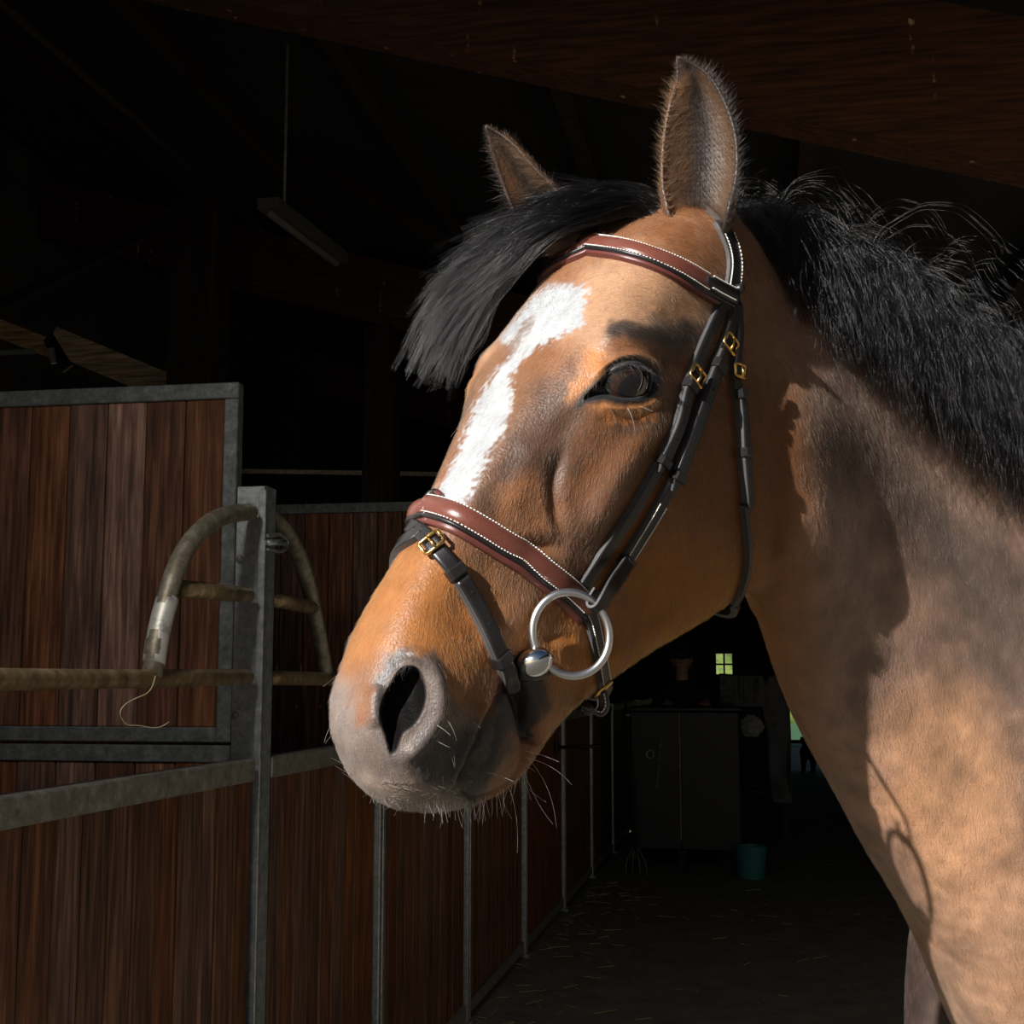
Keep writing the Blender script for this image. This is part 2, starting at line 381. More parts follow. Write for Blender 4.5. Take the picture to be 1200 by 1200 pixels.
strut(plane_y(340, 205, 8.0), plane_y(412, 60, 8.0), .02, .03, M_zinc2, 'tie_rod', 'thin rod slanting up beside the hanging lamp', 'rod')
strut(plane_y(985, 278, 6.5), plane_y(1215, 232, 6.5), .05, .045, M_zinc2, 'tie_rod', 'grey steel rod slanting behind the horse mane', 'rod')
strut(plane_y(270, 552, 10.5), plane_y(520, 556, 10.5), .03, .035, M_zinc2, 'cross_rail', 'thin pale rail low behind the second partition', 'rail')
strut(plane_y(466, 385, 8.9), plane_y(466, 385, 8.9) * [1, 1, 0], .02, .02, M_zinc2, 'drain_pipe', 'thin grey pipe running down beside the far column', 'pipe')
# pale lit beam by the added side window
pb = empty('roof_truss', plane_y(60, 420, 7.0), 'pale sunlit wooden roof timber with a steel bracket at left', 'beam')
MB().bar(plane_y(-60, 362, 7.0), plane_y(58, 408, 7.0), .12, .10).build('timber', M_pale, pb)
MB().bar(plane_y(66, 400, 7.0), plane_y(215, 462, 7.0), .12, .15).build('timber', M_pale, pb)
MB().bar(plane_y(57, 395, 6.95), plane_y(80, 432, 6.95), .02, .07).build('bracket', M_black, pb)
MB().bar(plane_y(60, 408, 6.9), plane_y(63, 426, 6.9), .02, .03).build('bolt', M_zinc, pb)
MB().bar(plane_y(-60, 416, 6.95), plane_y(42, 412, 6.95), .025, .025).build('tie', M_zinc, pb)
# hanging lamp
la, lb = plane_x(314, 238, -2.1), plane_x(397, 302, -2.1)
lamp = empty('ceiling_lamp', (la + lb) / 2, 'unlit fluorescent tube lamp hanging on a thin rod under the roof', 'lamp')
d_ = (lb - la) / np.linalg.norm(lb - la)
MB().bar(la, lb, .10, .05).build('housing', mat('lamp_housing', (.07, .066, .055), .6), lamp)
MB().cyl(la + d_ * .04 - [0, 0, .04], lb - d_ * .04 - [0, 0, .04], .016, 10).build('tube', mat('lamp_tube', (.16, .16, .14), .35), lamp)
ra = plane_x(333, 240, -2.1); rb = ra.copy(); rb[2] = roof_z(-2.1)
MB().cyl(ra, rb, .007, 6).build('rod', M_zinc2, lamp)

# ------------------------------------------------------------------ stalls
def board_mesh(name, w, t, h, bev=.006):
    mb = MB().box((-w / 2, -t / 2, 0), (w / 2, t / 2, h), bev); return mesh_from(name, mb.v, mb.f)
RAIL_Z = 1.30
def stall_front(Y0, Y1, label, singles=True):
    root = empty('stall_barrier', (WX, (Y0 + Y1) / 2, 0), label, 'stall barrier')
    MB().box((WX - .03, Y0, RAIL_Z - .058), (WX + .022, Y1, RAIL_Z), .004).build('top_rail', M_zinc2, root)
    MB().box((WX - .03, Y0, .03), (WX + .022, Y1, .09), .004).build('bottom_rail', M_zinc2, root)
    nb = max(3, round((Y1 - Y0) / .112)); w = (Y1 - Y0) / nb
    MB().box((WX - .022, Y0, .05), (WX - .012, Y1, RAIL_Z - .03)).build('backing', M_seam, root)
    if singles:
        bmesh_ = board_mesh('board', w - .007, .022, RAIL_Z - .14, .005); bmesh_.materials.append(M_front); bmesh_.materials.append(M_seam)
        for pg in bmesh_.polygons: pg.material_index = int(max(abs(c) for c in pg.normal) < .95 and abs(pg.normal.z) < .1)
        for k in range(nb):
            o = bpy.data.objects.new('board', bmesh_); C.objects.link(o); o.parent = root; o.matrix_parent_inverse = parent_world(root).inverted()
            o.location = (WX + rng.uniform(-.0015, .0015), Y0 + w * (k + .5), .085); o.rotation_euler = (0, 0, math.pi / 2)
    else:
        mb = MB()
        for k in range(nb): mb.box((WX - .011, Y0 + w * k + .004, .085), (WX + .011, Y0 + w * (k + 1) - .004, RAIL_Z - .055))
        mb.build('boards', M_front, root, kind='stuff')
    return root
YS = [1.95, 3.50, 4.68, 6.14, 7.65, 9.2, 10.75, 12.3, 15.0, 18.0]
names = ['nearest boarded stall front below the long feed tube', 'boarded stall front between the tall post and the double strip post', 'third boarded stall front under the horse muzzle', 'fourth boarded stall front deep in shade behind the chin',
         'fifth stall front along the dark aisle', 'sixth stall front along the dark aisle', 'seventh stall front beside the black cart', 'eighth stall front behind the cart', 'last stall front at the far end']
for k in range(9):
    stall_front(YS[k] + (.084 if k == 1 else .04), YS[k + 1] - .04, names[k], k < 4)
# tall post between the two feed gates
pst = empty('stall_post', (WX, 3.54, 0), 'tall galvanised steel post with bolts between the two curved feed gates', 'post')
pm = MB(); PZ = 2.03
pm.box((WX - .065, 3.50, 0), (WX + .02, 3.508, PZ), .002); pm.box((WX + .012, 3.50, 0), (WX + .02, 3.58, PZ), .002); pm.box((WX - .065, 3.572, 0), (WX + .02, 3.58, PZ), .002); pm.box((WX + .002, 3.49, 0), (WX + .022, 3.501, PZ - .01), .002)
pm.box((WX - .06, 3.505, PZ - .012), (WX + .016, 3.575, PZ - .006))
pm.build('channel', M_zinc, pst)
for py in (655, 838):
    c = plane_y(281 if py == 655 else 275, py, 3.497); MB().sphere(c, .011, 10, 6, (1, .7, 1)).build('bolt', M_zinc2, pst, smooth=True)
for Y, lab in zip(YS[2:], ['double steel strip post below the horse muzzle', 'slim steel post under the chin whiskers', 'slim steel post behind the long chin whiskers', 'slim steel post with a latch near its foot', 'faint steel post beside the cart', 'steel post behind the cart', 'steel post far down the aisle', 'farthest steel post of the aisle']):
    r_ = empty('panel_post', (WX, Y, 0), lab, 'post')
    p = MB(); p.box((WX - .03, Y - .036, 0), (WX + .03, Y - .008, RAIL_Z + .01), .003); p.box((WX - .03, Y + .008, 0), (WX + .03, Y + .036, RAIL_Z + .01), .003); p.box((WX - .028, Y - .01, 0), (WX + .016, Y + .01, RAIL_Z))
    p.build('strip', M_zinc, r_)
    MB().box((WX + .028, Y - .05, 0), (WX + .05, Y + .05, .02)).build('foot', M_zinc2, r_)
# feed gates
def gate(label, tube, arch, cross, m1, extra=None):
    g = empty('feed_gate', tube[0], label, 'gate')
    MB().tube(curve_pts(tube, 8), .021, 14).build('lower_tube', m1, g, smooth=True)
    MB().tube(curve_pts(arch, 40), .0235, 14).build('arch', M_tube, g, smooth=True)
    MB().tube(cross, .021, 14).build('cross_bar', M_tube2, g, smooth=True)
    return g
X_ = lambda P, X=WX - .005: [plane_x(a, b, X) for a, b in P]
g1 = gate('curved feed gate tube left of the tall post with chipped paint', X_([(-120, 796), (100, 796), (289, 793)]), X_([(178, 794), (181, 765), (190, 722), (205, 670), (226, 632), (256, 607), (293, 600)]), X_([(212, 690), (290, 697)]), M_tube2)
a_ = X_([(180, 778), (184, 752), (190, 724), (196, 702)]); MB().tube(curve_pts(a_, 12), .0262, 14).build('chipped_patch', M_chip, g1, smooth=True)
g2 = gate('curved feed gate tube right of the tall post', X_([(312, 794), (350, 795), (390, 796)]), X_([(313, 602), (336, 625), (352, 655), (365, 700), (374, 745), (382, 788)]), X_([(312, 701), (369, 712)]), M_tube2)
sh = X_([(312, 628), (325, 627), (334, 631), (337, 637), (333, 644), (322, 645), (312, 643)], WX + .02)
MB().tube(curve_pts(sh, 20), .006, 8).build('latch', M_zinc, g2, smooth=True)
MB().cyl(plane_x(314, 636, WX + .03), plane_x(334, 636, WX + .03), .009, 10).build('pin', M_zinc, g2, smooth=True)
tw_ = curve_pts(X_([(182, 792), (180, 800), (160, 818), (141, 838), (146, 847), (158, 850), (190, 851), (198, 846)], WX + .03), 40)
tag(MB().tube(tw_, .0012, 5).build('twine', mat('straw_twine', (.8, .68, .42), .8), smooth=True), 'loose pale straw twine hanging from the lower feed tube', 'twine')
# partitions between the stalls
def partition(Y, x1, z1, z0, label, singles, xl=-4.9):
    root = empty('stall_partition', (x1, Y, z0), label, 'partition')
    MB().box((xl, Y - .02, z1 - .048), (x1, Y + .02, z1), .003).build('top_rail', M_zinc3, root)
    MB().box((x1 - .042, Y - .022, z0), (x1, Y + .022, z1 - .0485), .003).build('side_rail', M_zinc3, root)
    MB().box((xl, Y - .02, z0), (x1 - .0425, Y + .02, z0 + .042), .003).build('bottom_rail', M_zinc3, root)
    n_ = int((x1 - .05 - xl) / .118); w = (x1 - .046 - xl) / n_
    hgt = z1 - z0 - .088; me_ = board_mesh('board', w - .0035, .026, hgt, .004); me_.materials.append(M_board)
    if singles:
        for k in range(n_):
            o = bpy.data.objects.new('board', me_); C.objects.link(o); o.parent = root; o.matrix_parent_inverse = parent_world(root).inverted()
            o.location = (x1 - .044 - w * (k + .5), Y + rng.uniform(-.002, .002), z0 + .041)
    else:
        mb = MB()
        for k in range(n_): mb.box((xl + w * k + .002, Y - .013, z0 + .041), (xl + w * (k + 1) - .002, Y + .013, z1 - .047))
        mb.build('boards', M_board, root, kind='stuff')
    return root
P1Y = 3.68
c1 = plane_y(283, 449, P1Y); zb = plane_y(270, 870, P1Y)[2]
partition(P1Y, c1[0], c1[2], zb, 'tall boarded stall partition in a steel frame at left behind the feed gate', True)
partition(P1Y, c1[0], zb - .008, .02, 'lower half of the near stall partition below the steel joint', True)
partition(6.24, WX - .04, plane_y(400, 590, 6.24)[2], .02, 'second boarded stall partition seen right of the tall post', True)
partition(9.24, WX - .04, plane_y(400, 590, 6.24)[2], .02, 'third stall partition hidden behind the second', False)
# added fill lamp under the door lintel, unseen above the frame, brightens the stalls
LP_ = np.array([-1.2, 1.93, 2.74])
wlp = empty('fill_lamp', LP_, 'small added fill lamp hanging unseen from the door lintel over the stall rail', 'lamp')
MB().cyl(LP_ + [0, -.06, .10], [LP_[0], LP_[1] - .06, DZ + .04], .006, 8).build('rod', M_zinc2, wlp)
V = [(LP_[0] + r * math.cos(a), LP_[1] - .03 + r * math.sin(a), LP_[2] + z) for r, z in ((.02, .12), (.05, .11), (.10, .03), (.11, .0), (.105, .0), (.095, .03), (.045, .10), (.015, .11)) for a in np.linspace(0, 2 * math.pi, 24, endpoint=False)]
link('shade', mesh_from('shade', V, grid_faces(8, 24)), M_zinc2, wlp)
M_lit = mat('fill_lamp_glass', (.9, .9, .85), .4); M_lit.node_tree.nodes['Principled BSDF'].inputs['Emission Color'].default_value = (1, .93, .82, 1); M_lit.node_tree.nodes['Principled BSDF'].inputs['Emission Strength'].default_value = 3.0
MB().sphere(LP_ + [0, -.03, .04], .04, 16, 10).build('bulb', M_lit, wlp, smooth=True)
ld = bpy.data.lights.new('fill_light', 'AREA'); ld.energy = FILL_W; ld.shape = 'DISK'; ld.size = .16; ld.spread = math.radians(150); ld.color = (1.0, .94, .85)
lo_ = bpy.data.objects.new('fill_light', ld); C.objects.link(lo_); lo_.location = Vector(LP_ + [0, .0, -.012]); lo_.rotation_euler = Vector((.35, -.8, .5)).to_track_quat('Z', 'Y').to_euler()
# loose straw on the aisle floor
st = MB()
for k in range(260):
    x = rng.uniform(WX + .05, 1.2); y = rng.uniform(4.5, 12); a = rng.uniform(0, 3.14); L_ = rng.uniform(.04, .12)
    if k < 120: x = WX + .05 + abs(rng.normal(0, .25))
    if -1.28 < x < .45 and 10.5 < y < 12.8: continue
    st.bar((x, y, .006), (x + L_ * math.cos(a), y + L_ * math.sin(a), .010), .004, .003)
tag(st.build('straw', mat('straw', (.40, .33, .19), .8)), 'loose straw stalks scattered on the dark aisle floor', 'straw', kind='stuff')
# ------------------------------------------------------------------ things standing down the aisle
CY0, CY1 = 11.15, 11.75
cx0, cx1 = plane_y(738, 900, CY0)[0], plane_y(868, 900, CY0)[0]
cz1 = plane_y(800, 829, CY0)[2]
M_cart = mat('cart_sheet', (.010, .010, .010), .5)
cart = empty('feed_cart', ((cx0 + cx1) / 2, (CY0 + CY1) / 2, 0), 'tall black two-door feed cart on small wheels in the dark aisle', 'cart')
MB().box((cx0, CY0 + .02, .17), (cx1, CY1, cz1 - .03), .01).build('box', M_cart, cart)
MB().box((cx0 - .02, CY0 - .01, cz1 - .03), (cx1 + .02, CY1 + .02, cz1), .006).build('lid', M_cart, cart)
xm = plane_y(797, 900, CY0)[0]
MB().box((cx0 + .01, CY0, .18), (xm - .006, CY0 + .02, cz1 - .04), .004).build('door', M_cart, cart)
dr = MB().box((xm + .006, CY0, .18), (cx1 - .01, CY0 + .02, cz1 - .04), .004).build('door', M_cart, cart)
MB().box((xm - .004, CY0 - .004, .25), (xm + .004, CY0 + .004, cz1 - .05)).build('door_strip', M_tube2, cart)
k_ = plane_y(797, 871, CY0 - .01); MB().sphere(k_, .012, 10, 6).build('knob', M_zinc, dr, smooth=True)
k_ = plane_y(762, 884, CY0 - .015); MB().tube([k_ + np.array([math.cos(a) * .028, 0, math.sin(a) * .034]) for a in np.linspace(0, 6.28, 14, endpoint=False)], .008, 7, closed=True).build('pull_ring', M_zinc2, cart, smooth=True)
for px_, py_, y_ in ((800, 1005, CY0 - .03), (741, 994, CY0 + .2), (858, 1003, CY0 + .05)):
    w_ = plane_y(px_, py_, y_); r_ = .088
    g_ = MB(); cz_ = r_
    wh = MB().tube([(w_[0] - .02, y_, cz_), (w_[0] - .016, y_, cz_), (w_[0] + .016, y_, cz_), (w_[0] + .02, y_, cz_)], [r_ * .8, r_, r_, r_ * .8], 20).build('wheel', mat('rubber', (.02, .02, .02), .7), cart, smooth=False)
    wh.rotation_euler = (0, 0, 0)
    MB().tube([(w_[0] - .024, y_, cz_), (w_[0] + .024, y_, cz_)], .03, 12).build('hub', M_zinc2, wh)
    MB().box((w_[0] - .03, y_ - .03, cz_ + .06), (w_[0] + .03, y_ + .03, .18)).build('fork', M_cart, cart)
ch = MB(); top = plane_y(775, 866, CY0 - .03); bot = plane_y(770, 922, CY0 - .03)
for k in range(15):
    p = top + (bot - top) * k / 14; a = k % 2
    ch.tube([p + np.array([(math.cos(t) * .008) * (1 - a), (math.cos(t) * .008) * a - .0, math.sin(t) * .017]) for t in np.linspace(0, 6.28, 10, endpoint=False)], .003, 5, closed=True)
tag(ch.build('chain', M_zinc2, smooth=True), 'thin steel chain hanging on the front of the black cart', 'chain')
# rake handle leaning by the cart
fk = empty('stable_fork', plane_y(745, 1000, 10.9), 'long thin fork handle standing beside the black cart', 'fork')
fa, fb_ = plane_y(731, 792, 10.95), plane_y(746, 1000, 10.85); fb_[2] = .02
MB().cyl(fa, fb_ + (fa - fb_) * .12, .012, 8).build('handle', M_timber, fk, smooth=True)
m_f = plane_y(736, 838, 10.9); MB().sphere(m_f, .022, 10, 6, (1, 1, .6)).build('grip', M_zinc, fk, smooth=True)
tn = MB()
for k in range(4): tn.tube([fb_ + (fa - fb_) * .13 + np.array([(k - 1.5) * .015, 0, 0]), fb_ + (fa - fb_) * .06 + np.array([(k - 1.5) * .05, 0, 0]), fb_ + np.array([(k - 1.5) * .055, -.02, 0])], .004, 6)
tn.build('tines', M_zinc2, fk, smooth=True)
# rack under a shiny black plastic sheet
RY = 12.0
r0, r1 = plane_y(846, 900, RY)[0], plane_y(926, 900, RY)[0]; rz1 = plane_y(880, 790, RY)[2]
rack = empty('rack', ((r0 + r1) / 2, RY + .3, 0), 'dark rack standing under the plastic sheet beside the black cart', 'rack')
for x in (r0 + .03, r1 - .05):
    for y in (RY + .06, RY + .5): MB().box((x - .02, y - .02, 0), (x + .02, y + .02, rz1 - .03)).build('leg', M_timber, rack)
MB().box((r0 + .01, RY + .04, rz1 - .04), (r1 - .03, RY + .52, rz1 - .012)).build('shelf', M_timber, rack)
MB().box((r0 + .01, RY + .04, .55), (r1 - .03, RY + .52, .58)).build('shelf', M_timber, rack)
MB().box((r0 + .06, RY + .1, .58), (r1 - .09, RY + .48, 1.30), .03).build('sack', M_dark, rack)
def crumple(x, s, sd): return vnoise0(x, s, sd) - .5
def vnoise0(P, s, seed=0):
    p = np.asarray(P) / s; i = np.floor(p).astype(np.int64); f = p - i; f = f * f * (3 - 2 * f); out = 0
    for dx in (0, 1):
        for dy in (0, 1):
            for dz in (0, 1):
                h = (i[:, 0] + dx) * 73856093 ^ (i[:, 1] + dy) * 19349663 ^ (i[:, 2] + dz) * 83492791 ^ (seed * 2654435761)
                h = (h ^ (h >> 13)) * 1274126177 & 0x7fffffff; h = ((h ^ (h >> 16)) & 0xffff) / 65535.0
                out = out + h * np.where(dx, f[:, 0], 1 - f[:, 0]) * np.where(dy, f[:, 1], 1 - f[:, 1]) * np.where(dz, f[:, 2], 1 - f[:, 2])
    return out
nx, ny = 70, 90; P = []
zl = plane_y(850, 829, RY)[2]; zr = plane_y(905, 942, RY)[2]
for i in range(nx):
    fx = i / (nx - 1); x = r0 - .01 + (r1 - r0 + .02) * fx
    drop = rz1 - (zl if fx < .62 else zl + (zr - zl) * float(sstep(.62, .74, fx)))
    for j in range(ny):
        s = j / (ny - 1) * (.5 + drop)
        P.append((x, RY + .5 - min(s, .5) + (.0 if s < .5 else -.008 - .03 * (s - .5)), rz1 - max(0, s - .5)))
P = np.array(P); e_ = P.copy()
P[:, 1] += -.045 * np.abs(crumple(e_ * [1, 1, .35], .13, 2)) - .012 * np.abs(crumple(e_, .06, 5)); P[:, 2] += .02 * crumple(e_, .2, 3); P[:, 0] += .02 * crumple(e_, .15, 4)
F_ = [(i * ny + j, i * ny + j + 1, (i + 1) * ny + j + 1, (i + 1) * ny + j) for i in range(nx - 1) for j in range(ny - 1)]
sh_ = link('plastic_sheet', mesh_from('plastic_sheet', P, F_), mat('black_sheeting', (.014, .014, .016), .42, spec=.4), smooth=True)
md = sh_.modifiers.new('s', 'SOLIDIFY'); md.thickness = .003
tag(sh_, 'shiny crumpled black plastic sheet draped over the rack', 'sheet')
# pale plastic bag hooked on the rack
bg = plane_y(880, 851, RY - .08); sp_ = MB().sphere((0, 0, 0), 1, 24, 16); v = np.array(sp_.v)
v2 = bg + v * [.10, .05, .085] * (1 + .5 * crumple(v, .35, 7) + .35 * crumple(v, .15, 8))[:, None]
tag(link('plastic_bag', mesh_from('plastic_bag', v2, sp_.f), mat('pale_bag', (.30, .29, .28), .35), smooth=False), 'crumpled pale plastic bag hanging at the front of the rack', 'bag')
# teal bucket
bx = plane_y(880, 1000, 10.95); bk = empty('bucket', (bx[0], 10.95, 0), 'teal plastic bucket on the floor beside the black cart', 'bucket')
prof = [(.095, .0), (.10, .004), (.122, .23), (.130, .232), (.130, .245), (.118, .245), (.114, .225), (.092, .01)]
V = [(bx[0] + r * math.cos(a), 10.95 + r * math.sin(a), z) for r, z in prof for a in np.linspace(0, 2 * math.pi, 28, endpoint=False)]
link('shell', mesh_from('shell', V, grid_faces(len(prof), 28)), mat('teal_plastic', (.03, .22, .22), .45), bk)
MB().tube([(bx[0] + .128 * math.cos(a), 10.95 - .05 * math.sin(a) * 1.0, .235 - .10 * math.sin(a) * .3) for a in np.linspace(0, math.pi, 16)], .004, 6).build('handle', M_zinc, bk, smooth=True)
# low dark rail across the far doorway
rl = plane_y(930, 869, YB - .4)
rr_ = empty('door_rail', ((fx0 + fx1) / 2, YB - .4, 0), 'low dark rail across the bright far doorway', 'rail')
MB().box((fx0 - .1, YB - .44, rl[2] - .03), (fx1 + .1, YB - .38, rl[2] + .03), .005).build('bar', M_timber, rr_)
for x in (fx0 - .08, fx1 + .04): MB().box((x, YB - .44, 0), (x + .05, YB - .38, rl[2] - .03)).build('foot', M_timber, rr_)
# arm sticking out from a stall front
ya = 8.85; A0, A1 = plane_y(652, 876, ya), plane_y(706, 874, ya); A0[0] = WX + .03
dbp = empty('blanket_arm', A0, 'black metal arm sticking out from a stall barrier below the horse chin', 'arm')
MB().cyl(A0, A1, .011, 8).build('rod', M_black, dbp, smooth=True)
MB().box(A0 - [.008, .03, .04], A0 + [.006, .03, .04], .003).build('bracket', M_black, dbp)

def blob_body(name, chains, vox, m, parent, smooth_it=3):
    """one continuous skin grown over tapering chains"""
    V, F, n = [], [], 0
    for pts, r in chains:
        pts = np.array(pts, float); k = max(8, 5 * len(pts)); s = np.arange(len(pts)); q = np.linspace(0, len(pts) - 1, k)
        P_ = spline(s, pts, q) if len(pts) > 2 else pts[0] + (pts[1] - pts[0]) * (q / q[-1])[:, None]
        R_ = np.interp(q, s, r)
        t = np.gradient(P_, axis=0); t /= np.linalg.norm(t, axis=1)[:, None]
        a = [P_[0] - t[0] * R_[0] * x for x in (.98, .7, .35)]; b_ = [P_[-1] + t[-1] * R_[-1] * x for x in (.35, .7, .98)]
        P_ = np.vstack([a, P_, b_]); R_ = np.r_[R_[0] * .2, R_[0] * .7, R_[0] * .93, R_, R_[-1] * .93, R_[-1] * .7, R_[-1] * .2]
        v, f = tube_mesh(P_, R_, 14); V += v; F += [tuple(i + n for i in g) for g in f]; n += len(v)
    me0 = mesh_from(name, V, F); b = bmesh.new(); b.from_mesh(me0); bmesh.ops.recalc_face_normals(b, faces=b.faces[:]); b.to_mesh(me0); b.free()
    o = bpy.data.objects.new(name, me0); C.objects.link(o); md = o.modifiers.new('r', 'REMESH'); md.mode = 'VOXEL'; md.voxel_size = vox
    me1 = bpy.data.meshes.new_from_object(o.evaluated_get(bpy.context.evaluated_depsgraph_get())); bpy.data.objects.remove(o); bpy.data.meshes.remove(me0)
    c_, e_ = np.empty(len(me1.vertices) * 3, np.float32), np.empty(len(me1.edges) * 2, np.int32)
    me1.vertices.foreach_get('co', c_); me1.edges.foreach_get('vertices', e_); c_ = c_.reshape(-1, 3).astype(float); e_ = e_.reshape(-1, 2)
    n_ = len(c_); dg_ = np.maximum(np.bincount(e_.ravel(), minlength=n_), 1)[:, None]
    for _ in range(smooth_it):
        s = np.stack([np.bincount(e_[:, 0], c_[e_[:, 1], k], n_) + np.bincount(e_[:, 1], c_[e_[:, 0], k], n_) for k in range(3)], 1); c_ = c_ + (s / dg_ - c_) * .5
    me1.vertices.foreach_set('co', c_.astype(np.float32).ravel()); me1.update()
    while len(me1.materials): me1.materials.pop()
    return link(name, me1, m, parent, smooth=True)
# person behind the cart, hands on its lid
px0 = plane_y(799, 778, 12.15)[0]; py0 = 12.12; hz = plane_y(799, 778, 12.0)[2]
per = empty('person', (px0, py0, 0), 'person in dark jacket and cap standing behind the black cart with hands on it', 'person')
hl, hr = plane_y(782, 822, CY1 - .02), plane_y(828, 820, CY1 - .02); hl[2] = hr[2] = cz1 + .022
M_skin = mat('skin', (.42, .22, .15), .55)
o3 = np.array([px0, py0, 0.0]); H_ = hz + .03                  # head centre
def pp(x, y, z): return o3 + np.array([x, y, z])
chains = [([pp(0, .02, H_ - .22), pp(0, .0, H_ - .10)], [.055, .055]), ([pp(0, .015, H_ - .03), pp(0, .01, H_ + .05)], [.078, .085]), ([pp(0, -.035, H_ - .075), pp(0, -.03, H_ - .02)], [.048, .06]),
          ([pp(0, -.085, H_ + .005), pp(0, -.105, H_ - .025)], [.009, .014]), ([pp(-.078, .02, H_ - .02), pp(-.082, .02, H_ + .02)], [.012, .016]), ([pp(.078, .02, H_ - .02), pp(.082, .02, H_ + .02)], [.012, .016]),
          ([pp(0, .03, .95), pp(0, .04, 1.15), pp(0, .03, H_ - .33), pp(0, .03, H_ - .25)], [.14, .13, .15, .09])]
for sx, hd_ in ((-1, hl), (1, hr)):
    shd = pp(sx * .17, .03, H_ - .30); elb = (shd + hd_) / 2 + np.array([sx * .07, .05, -.10])
    chains.append(([shd, elb, hd_ + [0, .09, .01]], [.055, .045, .028])); chains.append(([hd_ + [0, .08, .008], hd_ + [0, .02, .004]], [.024, .032]))
    for k in range(4): chains.append(([hd_ + [(k - 1.5) * .017, .02, .004], hd_ + [(k - 1.5) * .02, -.03 - .008 * (k in (1, 2)), .002], hd_ + [(k - 1.5) * .02, -.055 - .01 * (k in (1, 2)), -.014]], [.0095, .0088, .0075]))
    chains.append(([hd_ + [-sx * .026, .05, .004], hd_ + [-sx * .055, .02, .0]], [.012, .009]))
    chains.append(([pp(sx * .09, .03, .92), pp(sx * .10, .02, .5), pp(sx * .10, .04, .12)], [.085, .06, .042])); chains.append(([pp(sx * .10, .05, .05), pp(sx * .11, -.12, .04)], [.042, .036]))
blob_body('body', chains, .007, M_skin, per)
jc = [([pp(0, .03, .86), pp(0, .04, 1.15), pp(0, .03, H_ - .34), pp(0, .025, H_ - .24)], [.175, .165, .175, .10]), ([pp(-.15, .03, H_ - .31), pp(.15, .03, H_ - .31)], [.085, .085])]
for sx, hd_ in ((-1, hl), (1, hr)):
    shd = pp(sx * .17, .03, H_ - .31); elb = (shd + hd_) / 2 + np.array([sx * .07, .05, -.10]); jc.append(([shd, elb, hd_ + [0, .11, .012]], [.078, .064, .044]))
blob_body('jacket', jc, .012, M_dark, per)
blob_body('trousers', [([pp(0, .03, .88), pp(0, .03, .95)], [.16, .15])] + [([pp(s * .09, .03, .86), pp(s * .10, .02, .5), pp(s * .10, .04, .16)], [.105, .082, .065]) for s in (-1, 1)], .012, mat('trouser_cloth', (.02, .021, .026), .9), per)
for s in (-1, 1): blob_body('boot', [([pp(s * .10, .045, .30), pp(s * .10, .045, .06)], [.068, .058]), ([pp(s * .10, .05, .055), pp(s * .11, -.15, .045)], [.052, .044])], .010, M_black, per)
blob_body('cap', [([pp(0, .02, H_ + .055), pp(0, .02, H_ + .085)], [.098, .085]), ([pp(-.03, -.09, H_ + .055), pp(.03, -.09, H_ + .055)], [.045, .045]), ([pp(-.03, -.13, H_ + .048), pp(.03, -.13, H_ + .048)], [.02, .02])], .007, M_dark, per)
for s in (-1, 1):
    MB().sphere(pp(s * .032, -.072, H_ + .012), .013, 10, 8).build('eye', mat('eye_white', (.4, .38, .36), .3), per, smooth=True)
MB().tube([pp(-.024, -.079, H_ - .058), pp(0, -.087, H_ - .056), pp(.024, -.079, H_ - .058)], [.003, .006, .003], 8).build('mouth', mat('lips', (.35, .12, .10), .5), per, smooth=True)
blob_body('hair', [([pp(-.085, .05, H_ + .02), pp(-.07, .06, H_ - .07)], [.03, .03]), ([pp(.085, .05, H_ + .02), pp(.07, .06, H_ - .07)], [.03, .03]), ([pp(-.05, .09, H_ - .02), pp(.05, .09, H_ - .02)], [.045, .045])], .009, mat('hair_brown', (.03, .018, .012), .6), per)
# dog near the far doorway
dgp = plane_y(946, 897, 23.6); dz0 = .0
dog = empty('dog', (dgp[0], 23.6, 0), 'small black dog standing in the aisle before the far doorway', 'dog')
def dd(x, y, z): return np.array([dgp[0], 23.6, 0]) + np.array([x, y, z])
dc = [([dd(.0, -.02, .34), dd(.02, .2, .36), dd(.05, .45, .35)], [.125, .115, .10]), ([dd(0, -.05, .40), dd(-.02, -.14, .50)], [.085, .065]), ([dd(-.02, -.15, .53), dd(-.03, -.21, .52)], [.078, .065]), ([dd(-.035, -.23, .50), dd(-.045, -.31, .48)], [.042, .032]),
      ([dd(-.085, -.14, .58), dd(-.10, -.15, .50)], [.026, .018]), ([dd(.045, -.14, .58), dd(.06, -.15, .50)], [.026, .018]), ([dd(.05, .50, .38), dd(.07, .62, .48), dd(.08, .66, .58)], [.03, .022, .012])]
for s in (-1, 1):
    dc.append(([dd(s * .07, -.03, .32), dd(s * .075, -.02, .18), dd(s * .075, -.03, .03)], [.05, .034, .026])); dc.append(([dd(s * .075, -.03, .024), dd(s * .075, -.07, .022)], [.026, .022]))
    dc.append(([dd(s * .07 + .05, .45, .30), dd(s * .08 + .05, .38, .20), dd(s * .08 + .05, .48, .12), dd(s * .08 + .05, .46, .03)], [.075, .05, .03, .025])); dc.append(([dd(s * .08 + .05, .46, .024), dd(s * .08 + .05, .42, .022)], [.026, .022]))
blob_body('body', dc, .012, mat('dog_coat', (.010, .009, .009), .7), dog)
for s in (-1, 1): MB().sphere(dd(-.03 + s * .03, -.268, .545), .011, 8, 6).build('eye', mat('dog_eye', (.01, .006, .004), .1), dog, smooth=True)
MB().sphere(dd(-.047, -.338, .487), .016, 10, 6).build('nose', M_black, dog, smooth=True)
